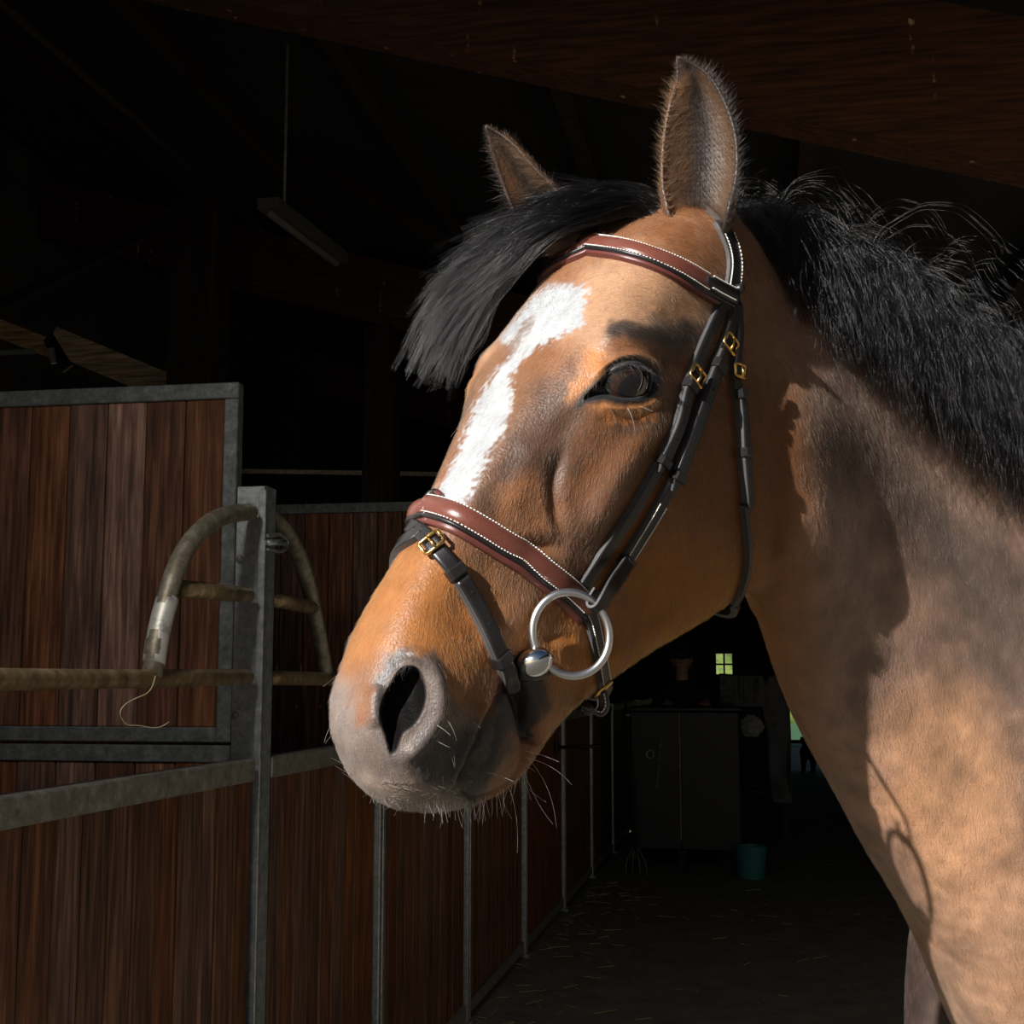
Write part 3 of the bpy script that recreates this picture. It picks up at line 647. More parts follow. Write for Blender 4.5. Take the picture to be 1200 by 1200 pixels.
# ------------------------------------------------------------------ the horse
# head frame in cm: u from poll to muzzle, v towards the forehead side, w towards the horse's left
def head_axes(y, p, o):
    fw = np.array([-math.cos(p) * math.cos(y), -math.sin(p), math.cos(p) * math.sin(y)])
    lf = np.array([math.sin(y), 0, math.cos(y)])
    d = np.cross(fw, lf); d = d if d[1] > 0 else -d
    return np.stack([fw, d * math.cos(o) - lf * math.sin(o), lf * math.cos(o) + d * math.sin(o)])
HR = head_axes(math.radians(40.0), math.radians(52.0), math.radians(-5.0))
HT = np.array([0.117, 0.322, -1.368])
def h2c(L):                      # head cm -> camera metres
    return np.asarray(L, float) / 100.0 @ HR + HT
def c2h(P):
    return (np.asarray(P) - HT) @ HR.T * 100.0

HEAD = [  # u, then (w, v) from the dorsal midline round to the ventral midline
 (-7,  [(0,-7.5),(2.0,-7.8),(3.6,-9),(4.6,-11),(4.8,-13.5),(4.4,-16),(3.4,-18.5),(1.6,-20),(0,-20.5)]),
 (-3,  [(0,-4.2),(3.2,-4.6),(5.6,-6.5),(6.8,-9.5),(6.8,-13),(6.4,-17),(5.2,-21),(2.4,-23.6),(0,-24)]),
 (3,   [(0,-1.4),(4.0,-1.9),(6.8,-4.2),(7.9,-8),(7.6,-13),(7.2,-18),(6.2,-23.5),(3.2,-27.5),(0,-28)]),
 (9,   [(0,-0.1),(5.0,-0.6),(7.8,-3.0),(8.5,-7),(8.0,-13),(7.6,-19),(6.4,-26),(3.2,-30.4),(0,-31)]),
 (15,  [(0,0.5),(5.6,-0.3),(8.7,-2.6),(8.9,-6.5),(8.3,-13),(7.7,-20),(6.2,-28),(2.8,-32),(0,-32.4)]),
 (20,  [(0,0.6),(5.8,-0.2),(9.2,-2.6),(9.2,-6.5),(8.5,-12),(7.5,-19.5),(5.6,-27.5),(2.4,-31),(0,-31.4)]),
 (24,  [(0,0.5),(5.3,-0.4),(8.6,-3.0),(9.0,-6.8),(8.5,-11),(7.0,-18),(4.9,-25.6),(2.2,-28.8),(0,-29.2)]),
 (29,  [(0,0.2),(4.4,-0.6),(6.8,-3.2),(8.0,-7.0),(7.9,-9.6),(6.2,-15.5),(4.2,-23),(2.0,-26),(0,-26.4)]),
 (35,  [(0,-0.1),(3.4,-0.7),(5.2,-3.2),(6.4,-6.8),(6.6,-9.2),(5.0,-14),(3.6,-20.4),(1.9,-23),(0,-23.4)]),
 (41,  [(0,-0.4),(2.8,-0.9),(4.2,-3.2),(5.0,-6.4),(5.3,-9.4),(4.9,-13.2),(3.5,-18.4),(2.0,-20.7),(0,-21.1)]),
 (47,  [(0,-0.8),(2.6,-1.2),(4.0,-3.4),(4.8,-6.2),(5.1,-9.2),(5.0,-12.6),(3.8,-17),(2.2,-19.2),(0,-19.7)]),
 (52,  [(0,-1.2),(2.8,-1.6),(4.5,-3.8),(5.3,-6.2),(5.3,-9.2),(4.9,-12.6),(4.1,-16.4),(2.4,-19.0),(0,-19.6)]),
 (56,  [(0,-2.0),(2.9,-2.5),(4.9,-4.6),(5.6,-6.8),(5.2,-9.6),(4.7,-12.4),(4.0,-15.6),(2.4,-18.0),(0,-18.6)]),
 (59.5,[(0,-3.2),(2.7,-3.7),(4.5,-5.6),(5.1,-7.6),(4.8,-10),(4.2,-12.2),(3.2,-14.6),(1.8,-16.3),(0,-16.8)]),
 (62,  [(0,-5.4),(2.0,-5.8),(3.5,-7.2),(4.0,-8.8),(3.9,-10.4),(3.4,-12),(2.4,-13.6),(1.2,-14.6),(0,-14.9)]),
 (63.3,[(0,-8.2),(0.9,-8.4),(1.6,-9.0),(1.9,-9.8),(1.9,-10.6),(1.6,-11.4),(1.1,-12),(0.5,-12.4),(0,-12.5)]),
]
def loft_head(nu=110, nt=48):
    u = np.array([s[0] for s in HEAD], float)
    G = np.array([s[1] for s in HEAD], float)                # stations x 9 x 2
    bot = {-7: -24, -3: -30, 3: -35, 9: -37.0, 15: -37.0, 20: -35.5, 24: -33, 29: -29.8, 35: -26.2, 41: -23.6, 47: -21.8, 52: -21.6, 56: -20.6, 59.5: -18.0}
    for k in range(len(u)):
        if u[k] in bot:                                      # deep jowl
            v = G[k, :, 1]; s = (bot[u[k]] + 9) / (v[-1] + 9)
            G[k, :, 1] = np.where(v < -9, -9 + (v + 9) * s, v)
    uu = np.linspace(u[0], u[-1], nu)
    Gu = spline(u, G, uu)
    out = []
    for k in range(nu):
        g = Gu[k]; full = np.vstack([g, (g[-2::-1] * [-1, 1])])   # closed ring start = end
        s = np.r_[0, np.cumsum(np.linalg.norm(np.diff(full, axis=0), axis=1) + 1e-6)]
        ring = spline(np.r_[s[-4:-1] - s[-1], s, s[1:4] + s[-1]], np.vstack([full[-4:-1], full, full[1:4]]), np.linspace(0, s[-1], 2 * nt, endpoint=False))
        out.append(np.c_[np.full(2 * nt, uu[k]), ring[:, 1], ring[:, 0]])
    return np.array(out)

NECK = [  # ventral pixel + distance, dorsal pixel + distance, half width (m)
 ((835, 600, 1.44), (806, 300, 1.46), 0.060),
 ((866, 690, 1.49), (862, 268, 1.51), 0.078),
 ((893, 766, 1.55), (925, 292, 1.57), 0.086),
 ((925, 842, 1.61), (1000, 338, 1.64), 0.092),
 ((965, 922, 1.66), (1090, 400, 1.71), 0.102),
 ((1012, 1008, 1.70), (1190, 478, 1.78), 0.120),
 ((1062, 1090, 1.74), (1300, 560, 1.86), 0.150),
 ((1112, 1200, 1.80), (1400, 640, 1.96), 0.180),
 ((1190, 1330, 1.90), (1480, 700, 2.08), 0.20),
]
def loft_neck(nu=70, nt=64):
    V = np.array([unpix(*n[0]) for n in NECK]); D = np.array([unpix(*n[1]) for n in NECK]); W = np.array([[n[2]] for n in NECK])
    L0 = np.array([0.50, 0.0, 0.87]); L1 = np.array([0.16, 0.0, 0.98])
    k = np.arange(len(NECK), dtype=float); q = np.linspace(0, k[-1], nu)
    V = spline(k, V, q); D = spline(k, D, q); W = spline(k, W, q)
    th = np.arange(nt) * 2 * np.pi / nt
    out = []
    for i in range(nu):
        a = (D[i] - V[i]) / 2; c = (D[i] + V[i]) / 2
        t = i / (nu - 1); l = L0 * (1 - t) + L1 * t
        l = l - a * (l @ a) / (a @ a); l /= np.linalg.norm(l)
        cs, sn = np.cos(th), np.sin(th)
        egg = W[i] * (1.0 - 0.30 * cs) * np.sign(sn) * np.abs(sn) ** 0.85
        out.append(c + cs[:, None] * a + egg[:, None] * l)
    return np.array(out)

body_back = cam_right * 0.95 + np.array([-math.sin(YAW), math.cos(YAW), 0]) * 0.31
body_back[2] = 0; body_back /= np.linalg.norm(body_back)
body_left = np.cross([0, 0, 1.0], -body_back)
chest0 = c2w(unpix(1190, 1120, 1.97)); chest0[2] = 1.15
TRUNK = [  # distance back, top z, bottom z, half width
 (-0.10, 1.20, 0.98, 0.10), (0.02, 1.36, 0.90, 0.19), (0.18, 1.52, 0.84, 0.235), (0.40, 1.64, 0.80, 0.25), (0.62, 1.62, 0.80, 0.275),
 (0.90, 1.54, 0.82, 0.30), (1.15, 1.55, 0.88, 0.29), (1.38, 1.58, 0.96, 0.28), (1.58, 1.50, 1.02, 0.23), (1.70, 1.36, 1.10, 0.14)]
def loft_trunk(nu=60, nt=56):
    T = np.array(TRUNK); q = np.linspace(T[0, 0], T[-1, 0], nu); S = spline(T[:, 0], T[:, 1:], q)
    th = np.arange(nt) * 2 * np.pi / nt; out = []
    for i in range(nu):
        c = chest0 + body_back * q[i]; zc = (S[i, 0] + S[i, 1]) / 2; rz = (S[i, 0] - S[i, 1]) / 2
        out.append(np.array([[c[0], c[1], 0]]) + np.cos(th)[:, None] * np.array([0, 0, rz]) + (S[i, 2] * np.sin(th) * (1 - 0.18 * np.cos(th)))[:, None] * body_left + np.array([0, 0, zc]))
    return np.array(out)
def leg_pts(back, side, front):
    b = chest0 + body_back * back + body_left * side; b[2] = 0
    f = -body_back
    if front:
        P = [(-0.20, 1.36, .06), (-0.12, 1.24, .11), (-0.04, 1.08, .12), (0.00, 0.92, .100), (0.02, 0.72, .066), (0.025, 0.56, .048), (0.03, 0.47, .050), (0.02, 0.40, .036), (0.01, 0.24, .029), (0.01, 0.15, .036), (0.045, 0.075, .033), (0.06, 0.05, .050), (0.075, 0.0, .062)]
    else:
        P = [(-0.06, 1.36, .08), (0.00, 1.22, .15), (0.04, 1.0, .16), (0.03, 0.80, .105), (-0.07, 0.65, .062), (-0.14, 0.52, .052), (-0.12, 0.42, .044), (-0.10, 0.26, .033), (-0.09, 0.15, .038), (-0.05, 0.075, .034), (-0.03, 0.05, .052), (-0.01, 0.0, .064)]
    pts = np.array([b - body_left * side * .38 * float(sstep(1.0, 1.34, p[1])) + f * p[0] + np.array([0, 0, p[1]]) for p in P]); r = np.array([p[2] for p in P])
    z = np.linspace(0, 1, len(P)); q = np.linspace(0, 1, 44)
    return spline(z, pts, q), np.maximum(spline(z, r[:, None], q)[:, 0], .026)

def horse_base():
    V = []; F = []; n = 0
    def put(g):
        nonlocal n
        a, b = g.shape[:2]; V.append(g.reshape(-1, 3)); F.extend(grid_faces(a, b, True, n)); n += a * b
    put(h2c(loft_head())); put(loft_neck()); put(w2c(loft_trunk()))
    for bk, sd, fr in ((0.30, 0.17, True), (0.01, -0.18, True), (1.42, 0.17, False), (1.34, -0.17, False)):
        p, r = leg_pts(bk, sd, fr)
        v, f = tube_mesh(p, r, 20)
        V.append(w2c(np.array(v))); F.extend([tuple(i + n for i in q) for q in f]); n += len(v)
    me = mesh_from('horse_base', np.vstack(V), F)
    b = bmesh.new(); b.from_mesh(me); bmesh.ops.recalc_face_normals(b, faces=b.faces[:]); b.to_mesh(me); b.free()
    o = bpy.data.objects.new('horse_base', me); C.objects.link(o)
    m = o.modifiers.new('r', 'REMESH'); m.mode = 'VOXEL'; m.voxel_size = VOX; m.adaptivity = 0
    dg = bpy.context.evaluated_depsgraph_get()
    me2 = bpy.data.meshes.new_from_object(o.evaluated_get(dg))
    bpy.data.objects.remove(o); bpy.data.meshes.remove(me)
    return me2
def mesh_arrays(me):
    co = np.empty(len(me.vertices) * 3, np.float32); me.vertices.foreach_get('co', co)
    ed = np.empty(len(me.edges) * 2, np.int32); me.edges.foreach_get('vertices', ed)
    return co.reshape(-1, 3).astype(float), ed.reshape(-1, 2)
def laplace(co, ed, it, lam=0.5, w=None):
    n = len(co); deg = np.bincount(ed.ravel(), minlength=n).astype(float)[:, None]
    for _ in range(it):
        s = np.stack([np.bincount(ed[:, 0], co[ed[:, 1], k], n) + np.bincount(ed[:, 1], co[ed[:, 0], k], n) for k in range(3)], 1)
        d = (s / np.maximum(deg, 1) - co) * lam
        co = co + (d if w is None else d * w[:, None])
    return co
VOX = 0.006; FINE = True
me = horse_base()
def tps(src, dst, reg=2.0):
    src = np.array(src, float); d = np.array(dst, float) - src; n = len(src)
    r2 = ((src[:, None] - src[None]) ** 2).sum(-1)
    K = np.where(r2 > 0, r2 * np.log(r2 + 1e-9), 0) / 2e4 + np.eye(n) * reg
    Pm = np.c_[np.ones(n), src / 1000]
    A = np.block([[K, Pm], [Pm.T, np.zeros((3, 3))]])
    s = np.linalg.solve(A, np.vstack([d, np.zeros((3, 2))]))
    def f(q):
        out = np.empty_like(q)
        for i in range(0, len(q), 20000):
            c = q[i:i + 20000]
            r2 = ((c[:, None] - src[None]) ** 2).sum(-1)
            out[i:i + 20000] = (np.where(r2 > 0, r2 * np.log(r2 + 1e-9), 0) / 2e4) @ s[:n] + np.c_[np.ones(len(c)), c / 1000] @ s[n:]
        return out
    return f
FITS = [  # sculpting corrections: outline point of the base form, where it belongs
 ((378,840),(394,822)), ((392,780),(400,772)), ((400,895),(409,888)), ((425,925),(424,937)), ((465,938),(468,947)), ((515,937),(547,950)), ((570,912),(597,933)), ((602,880),(622,885)),
 ((620,850),(645,864)), ((650,797),(687,823)), ((700,745),(747,777)), ((760,702),(817,741)), ((822,672),(862,716)), ((868,655),(905,676)), ((900,570),(938,588)), ((905,500),(950,510)),
 ((462,640),(461,645)), ((492,590),(511,583)), ((545,482),(547,480)), ((563,405),(546,438)), ((552,450),(543,480)), ((592,375),(580,400)), ((640,310),(640,310)), ((700,258),(702,258)), ((760,237),(760,243)),
 ((740,447),(740,447)), ((640,500),(645,500)), ((600,660),(604,660)), ((800,350),(800,350)), ((850,260),(850,262)), ((930,300),(925,295)), ((1100,395),(1100,395)), ((1200,470),(1200,470)),
 ((835,718),(870,731)), ((865,790),(887,800)), ((900,868),(913,868)), ((950,968),(960,945)), ((1005,1058),(1015,1050)), ((1035,1130),(1064,1118)), ((1070,1200),(1090,1200)), ((1085,1260),(1104,1260)),
 ((1050,700),(1050,700)), ((1150,900),(1150,900)), ((1250,700),(1250,700)), ((1250,1200),(1250,1200)), ((1600,1000),(1600,1000)), ((1600,1800),(1600,1800)), ((900,2400),(900,2400)), ((1400,300),(1400,300)), ((2400,1200),(2400,1200)), ((1000,1500),(1000,1500))]
warp_f = tps([a for a, b in FITS], [b for a, b in FITS])
def warp(Pc):
    q = pix(Pc); d = warp_f(q)
    d *= np.clip(1 - np.maximum(0, np.abs(q - [800, 700]).max(1) - 700) / 600, 0, 1)[:, None]
    out = Pc.copy(); dep = -Pc[:, 2]
    out[:, 0] += d[:, 0] / F_PX * dep; out[:, 1] -= d[:, 1] / F_PX * dep
    return out
def refine(me, sel_fn):
    b = bmesh.new(); b.from_mesh(me); b.verts.ensure_lookup_table()
    co = np.array([v.co for v in b.verts]); s = sel_fn(co)
    ed = [e for e in b.edges if s[e.verts[0].index] and s[e.verts[1].index]]
    bmesh.ops.subdivide_edges(b, edges=ed, cuts=1, use_grid_fill=True)
    b.to_mesh(me); b.free()
def tri_normals(co, me):
    n = np.empty(len(me.vertices) * 3, np.float32)
    me.vertices.foreach_set('co', co.astype(np.float32).ravel()); me.update()
    me.vertex_normals.foreach_get('vector', n)
    return n.reshape(-1, 3).astype(float)

def seg_dist(q, poly):
    """distance of points to a polyline and position along it (0..1)"""
    poly = np.array(poly, float); best = np.full(len(q), 1e9); tt = np.zeros(len(q))
    L = np.linalg.norm(np.diff(poly, axis=0), axis=1); cum = np.r_[0, np.cumsum(L)]
    for i in range(len(poly) - 1):
        a, b = poly[i], poly[i + 1]; ab = b - a
        t = np.clip(((q - a) @ ab) / (ab @ ab + 1e-9), 0, 1)
        d = np.linalg.norm(q - a - t[:, None] * ab, axis=1); m = d < best
        best[m] = d[m]; tt[m] = (cum[i] + t[m] * L[i]) / cum[-1]
    return best, tt
def near(q, P, m):
    P = np.array(P, float); lo = P.min(0) - m; hi = P.max(0) + m
    return np.where((q >= lo).all(1) & (q <= hi).all(1))[0]
def inside(q, poly):
    poly = np.array(poly, float); x, y = q[:, 0], q[:, 1]; r = np.zeros(len(q), bool)
    for (x0, y0), (x1, y1) in zip(poly, np.roll(poly, -1, 0)):
        c = (y0 > y) != (y1 > y)
        r ^= c & (x < (x1 - x0) * (y - y0) / (y1 - y0 + 1e-9) + x0)
    return r
def signed(q, poly):
    d, _ = seg_dist(q, list(poly) + [poly[0]])
    return np.where(inside(q, poly), d, -d)                   # positive inside
def smooth_poly(P, n=60, closed=False):
    P = list(P)
    if closed: P = P[-2:] + P + P[:3]
    c = curve_pts(np.array(P, float), n * 3 if closed else n)
    if closed:
        s = np.r_[0, np.cumsum(np.linalg.norm(np.diff(np.array(P, float), axis=0), axis=1))]
        t = np.linspace(s[2], s[-3], n, endpoint=False); c = spline(s, np.array(P, float), t)
    return c

co, ed = mesh_arrays(me)
co = laplace(co, ed, 8)
bw = sstep(-14, -22, c2h(co)[:, 0]); co = laplace(co, ed, 45, w=bw)          # shoulder and chest run into each other
me.vertices.foreach_set('co', co.astype(np.float32).ravel())
def sel_head(c):
    h = c2h(c); return (h[:, 0] > -9) & (h[:, 0] < 70) & (np.abs(h[:, 2]) < 14) & (h[:, 1] > -42)
def sel_face(c):
    h = c2h(c); return (h[:, 0] > 13) & (h[:, 0] < 70) & (np.abs(h[:, 2]) < 14) & (h[:, 1] > -34) & (h[:, 2] > -6.5)
def sel_fine(c):
    h = c2h(c); return ((h[:, 0] > 44) | ((h[:, 0] > 14) & (h[:, 0] < 28) & (h[:, 1] > -10))) & (h[:, 0] < 70) & (np.abs(h[:, 2]) < 14) & (h[:, 1] > -34) & (h[:, 2] > 1)
refine(me, sel_head); refine(me, sel_face)
co, ed = mesh_arrays(me)
w_ = np.where(sel_head(co), 1.0, 0.0); co = laplace(co, ed, 4, w=w_)
me.vertices.foreach_set('co', co.astype(np.float32).ravel())
if FINE:
    refine(me, sel_fine)
    co, ed = mesh_arrays(me)
    w_ = np.where(sel_face(co), 1.0, 0.0); co = laplace(co, ed, 3, w=w_)
H0 = c2h(co)                                                  # head coordinates before fitting
co = warp(co)
nrm = tri_normals(co, me)

# mirror lookup on the head: every right-side vertex finds its left twin
from mathutils.kdtree import KDTree
_t0 = __import__('time').time()
head_w = sstep(-10, -4, H0[:, 0]) * sstep(16, 12, np.abs(H0[:, 2]))
right_i = np.where((H0[:, 2] < -0.3) & (H0[:, 0] > -8) & (np.abs(H0[:, 2]) < 14) & (H0[:, 1] > -42))[0]
left_i = np.where((H0[:, 2] > 0) & (H0[:, 0] > -9) & (H0[:, 2] < 14.5) & (H0[:, 1] > -43))[0]
kd = KDTree(len(left_i))
for k, i in enumerate(left_i): kd.insert(H0[i], k)
kd.balance()
twin = np.arange(len(co))
twin[right_i] = [left_i[kd.find(Vector(H0[i] * [1, 1, -1]))[1]] for i in right_i]

def facing(co, nrm):
    v = -co / np.linalg.norm(co, axis=1)[:, None]; return (nrm * v).sum(1)

# ---- sculpting: strokes given on the visible (left) side, mirrored onto the right
class Sculpt:
    def __init__(s, co, nrm):
        s.q = pix(co); s.f = sstep(-0.05, 0.25, facing(co, nrm)) * (H0[:, 2] > -0.6); s.d = np.zeros(len(co))
        s.mm = -co[:, 2] / F_PX * 1000                           # mm per pixel at each vertex
    def stroke(s, P, r, h, taper=0.25, smooth=True):
        P = smooth_poly(P, 24) if smooth and len(P) > 2 else P
        i = near(s.q, P, 2.2 * r)
        d, t = seg_dist(s.q[i], P)
        e = np.exp(-(d / r) ** 2 * 1.2)
        if taper: e = e * sstep(0, taper, t) * sstep(1, 1 - taper, t)
        s.d[i] += h * e * s.f[i]
    def blob(s, c, rx, ry, h, rot=0):
        x = s.q - np.array(c, float); a = math.radians(rot)
        X = x[:, 0] * math.cos(a) + x[:, 1] * math.sin(a); Y = -x[:, 0] * math.sin(a) + x[:, 1] * math.cos(a)
        s.d += h * np.exp(-((X / rx) ** 2 + (Y / ry) ** 2)) * s.f
    def step(s, P, h, soft):
        i = near(s.q, P, 12); d = signed(s.q[i], smooth_poly(P, 50, True)); s.d[i] += h * sstep(-soft, soft, d) * s.f[i]
    def done(s):
        d = s.d.copy(); d[right_i] = s.d[twin[right_i]] * np.where(H0[right_i, 0] > 44, 0.35, 0.8); return d
NOSTRIL = [(474,783),(487,784),(496,797),(499,815),(495,834),(485,850),(472,861),(466,876),(460,884),(455,872),(450,856),(447,838),(451,818),(461,798)]
NOSTRIL_RIM = [(462,774),(482,768),(502,778),(513,800),(515,826),(508,850),(494,870),(478,885),(462,892)]
EYE = [(686,468),(697,455),(712,438),(730,427),(746,425),(760,431),(768,443),(766,455),(756,464),(740,468),(722,467),(704,467)]
MOUTH = [(612,786),(598,797),(587,812),(575,838),(562,866),(548,898),(537,926)]
FOLD = [(690,450),(704,434),(720,423),(738,417),(755,420),(769,430),(777,444)]
FOLD2 = [(700,475),(716,478),(738,480),(758,474),(772,460)]
S = Sculpt(co, nrm)
S.blob((742, 448), 48, 34, 5.0)                                # the orbit stands out
S.stroke([(692,412),(715,396),(745,388),(775,396),(797,418)], 15, 5.5)     # brow bone
S.stroke([(725,362),(775,362),(815,385)], 24, -3.5, 0.4)          # hollow above it
S.stroke([(686,472),(668,494),(640,530)], 15, -2.5, 0.4)
S.stroke([(695,490),(730,492),(765,480)], 10, -2.0)              # fold under the eye
S.stroke([(790,470),(750,515),(715,570),(690,625),(682,640)], 18, 8.5)     # facial crest
S.stroke([(668,510),(651,555),(652,598),(668,640)], 10, -6.5, 0.4)
S.stroke([(628,505),(612,560),(590,610)], 20, 3.0)
S.stroke([(640,430),(600,500),(560,575),(510,660)], 18, 2.0)
S.stroke([(590,640),(560,690),(530,740)], 26, -2.5)              # side of the nose
S.stroke([(640,690),(600,720),(565,775)], 16, 2.5)
S.stroke([(700,655),(660,720),(640,770)], 18, -2.0)
S.stroke([(600,648),(636,640),(668,646)], 12, -6.0, 0.4)
S.blob((850, 560), 60, 90, 5.0, -20)                             # masseter
S.stroke([(800,720),(740,755),(700,785)], 14, 2.5)
S.stroke([(860,700),(915,650),(938,590)], 14, 3.5)
S.blob((670, 770), 26, 28, 5.0)                                  # cheek pulled up by the bit
S.stroke([(636,752),(655,745),(676,748)], 8, -2.0)
S.stroke(MOUTH, 6.5, -8.0, 0.12)
S.stroke([(590,796),(570,835),(546,885),(528,926)], 10, 3.0)     # edge of the upper lip
S.stroke([(598,835),(590,870),(572,915)], 15, 2.5)
S.stroke([(604,802),(617,836),(626,876)], 7.5, -10.0, .12)           # crease behind the chin
S.step([(607,797),(590,812),(574,843),(558,880),(541,926),(560,940),(600,925),(618,890),(622,850)], -5.5, 2.5)
for P_, r_, h_ in ((FOLD, 4.5, 2.6), ([(700,446),(716,430),(734,422),(752,424),(768,436)], 2.6, -1.8), (FOLD2, 4.0, 2.2)): S.stroke(P_, r_, h_)
S.stroke([(540,800),(553,830),(548,870)], 16, -3.0)
S.stroke(NOSTRIL_RIM, 11, 7.0, 0.15)
S.stroke([(446,800),(440,825),(444,855)], 10, 4.5)
S.blob((425, 860), 22, 40, 2.5)
S.stroke([(418,905),(450,922),(500,930)], 14, 2.5)
# neck
S.stroke([(955,560),(975,640),(1010,720),(1040,800)], 20, 4.0)
S.stroke([(990,600),(1020,690),(1040,760)], 20, -3.0)
S.stroke([(985,905),(1000,920),(1012,940)], 9, -4.0)
disp = S.done()
q_ = pix(co)
def signed_near(q, P, m=30):
    i = near(q, P, m); r = np.full(len(q), -1e3); r[i] = signed(q[i], P); return r
ns = signed_near(q_, smooth_poly(NOSTRIL, 60, True)) * S.f
nz = np.where(ns > -3, 26.0 * sstep(-2, 9, ns), 0); nz[right_i] = nz[twin[right_i]]
es = signed_near(q_, smooth_poly(EYE, 60, True)) * S.f
ez = np.where(es > -3, 16.0 * sstep(-2, 7, es), 0); ez[right_i] = ez[twin[right_i]]
inward = -HR[2][None] * np.where(H0[:, 2] > 0, 1, -1)[:, None]
nost_dir = -HR[0] * 0.75; nost_dir = nost_dir[None] * 1.0 + inward * 0.66
co = co + nrm * disp[:, None] / 1000
co = laplace(co, ed, 2, w=np.where(np.abs(disp) > 0.2, 1.0, 0.0))
socket_co = co.copy()
co = co + nost_dir * nz[:, None] / 1000 + inward * ez[:, None] / 1000
co = laplace(co, ed, 3, w=np.where((nz > 0) | (ez > 0), 1.0, 0.0)); co = laplace(co, ed, 12, w=np.where(nz > 6, 1.0, 0.0))
nrm = tri_normals(co, me)
horse_bvh = None
# ---- ears: folded leaves of skin growing out of the head, part of the same body mesh
def ear(centre, half, depth, opening, dz, phi0=2.6, phi1=1.75, n=44, k=26, th=0.0035, lean=0.55, sink=.040):
    c = np.array(centre, float); s = np.linspace(0, 1, len(c)); q = np.linspace(0, 1, n)
    px = spline(s, c, q); hw = np.maximum(spline(s, np.array(half, float)[:, None], q)[:, 0], 1.0)
    P = np.array([unpix(a[0], a[1], depth + dz * t + sink * (1 - sstep(0, .24, t))) for a, t in zip(px, q)])
    hw = hw * depth / F_PX
    ax = np.gradient(P, axis=0); ax /= np.linalg.norm(ax, axis=1)[:, None]
    o = np.array(opening, float); V = []
    for i in range(n):
        oo = o - ax[i] * (o @ ax[i]); oo /= np.linalg.norm(oo); sd = np.cross(ax[i], oo)
        ph = phi0 + (phi1 - phi0) * sstep(0.0, 0.42, q[i])
        f = np.linspace(-ph, ph, k); r = hw[i]; ri = max(r - th, r * 0.35)
        fl = lean * (1 - 0.5 * q[i])
        outer = P[i] + np.sin(f)[:, None] * sd * r - np.cos(f)[:, None] * oo * r * fl * 1.25
        inner = P[i] + np.sin(f[::-1])[:, None] * sd * ri - np.cos(f[::-1])[:, None] * oo * ri * fl * 1.25
        V.append(np.vstack([outer, inner]))
    V = np.array(V)
    return V, k
EAR_L = ear([(822,300),(819,268),(818,230),(820,190),(819,150),(815,113),(808,88),(793,66)], [30,38,44,46,42,31,18,1.5], 1.350, (-0.10, 0.10, 1.0), 0.02)
EAR_R = ear([(668,290),(645,258),(620,226),(602,197),(587,172),(569,147)], [26,34,29,22,14,1.5], 1.462, (-0.62, 0.15, 0.75), -0.01, sink=.085)
n_body = len(co)
bm_ = bmesh.new(); me.vertices.foreach_set('co', co.astype(np.float32).ravel()); me.update()
bm_.from_mesh(me)
ear_ranges = []
for V, k in (EAR_L, EAR_R):
    a, b2 = V.shape[:2]; base = len(bm_.verts)
    vs_ = [bm_.verts.new(tuple(p)) for p in V.reshape(-1, 3)]
    nf = []
    for f in grid_faces(a, b2):
        nf.append(bm_.faces.new([vs_[i] for i in f]))
    bmesh.ops.recalc_face_normals(bm_, faces=nf)
    ear_ranges.append((base, base + len(vs_), k, a, b2))
for f in bm_.faces: f.smooth = True
bm_.to_mesh(me); bm_.free()
co, ed = mesh_arrays(me)
H0 = np.vstack([H0, c2h(co[n_body:])])
twin = np.r_[twin, np.arange(n_body, len(co))]
nrm = tri_normals(co, me)
n_v = len(co)

# ---- coat colours (albedo), painted stroke by stroke on the left side and mirrored
def vnoise(P, s, seed=0):
    """smooth value noise"""
    p = np.asarray(P) / s; i = np.floor(p).astype(np.int64); f = p - i; f = f * f * (3 - 2 * f); out = 0
    for dx in (0, 1):
        for dy in (0, 1):
            for dz in (0, 1):
                h = (i[:, 0] + dx) * 73856093 ^ (i[:, 1] + dy) * 19349663 ^ (i[:, 2] + dz) * 83492791 ^ (seed * 2654435761)
                h = (h ^ (h >> 13)) * 1274126177 & 0x7fffffff
                h = ((h ^ (h >> 16)) & 0xffff) / 65535.0
                out = out + h * np.where(dx, f[:, 0], 1 - f[:, 0]) * np.where(dy, f[:, 1], 1 - f[:, 1]) * np.where(dz, f[:, 2], 1 - f[:, 2])
    return out
fb = lambda s, seed=0: 0.6 * vnoise(co, s, seed) + 0.4 * vnoise(co, s / 2.3, seed + 5)
q2 = pix(co)
jit = np.c_[vnoise(co, .006, 1) - .5, vnoise(co, .006, 2) - .5] * 10 + np.c_[vnoise(co, .02, 3) - .5, vnoise(co, .02, 4) - .5] * 16
qj = q2 + jit
fc = facing(co, nrm)
own = sstep(-0.15, 0.1, fc)                                    # the part of the head the strokes reach
col = np.zeros((n_v, 3)); col[:] = (0.25, 0.098, 0.036)
skin = np.zeros(n_v)                                          # bare, smooth skin
def mixc(m, c): col[:] = col * (1 - m[:, None]) + np.array(c) * m[:, None]
def paint_poly(P, c, soft=14, a=1.0, q=None):
    q = qj if q is None else q
    i = near(q, P, soft + 2); d = signed(q[i], smooth_poly(P, 40, True)); m = np.zeros(n_v); m[i] = a * sstep(-soft, soft, d); mixc(m, c); return m
def paint_line(P, r, c, a=1.0, q=None):
    q = qj if q is None else q
    i = near(q, P, 2.3 * r); d, t = seg_dist(q[i], smooth_poly(P, 24) if len(P) > 2 else P); m = np.zeros(n_v); m[i] = a * np.exp(-(d / r) ** 2); mixc(m, c); return m
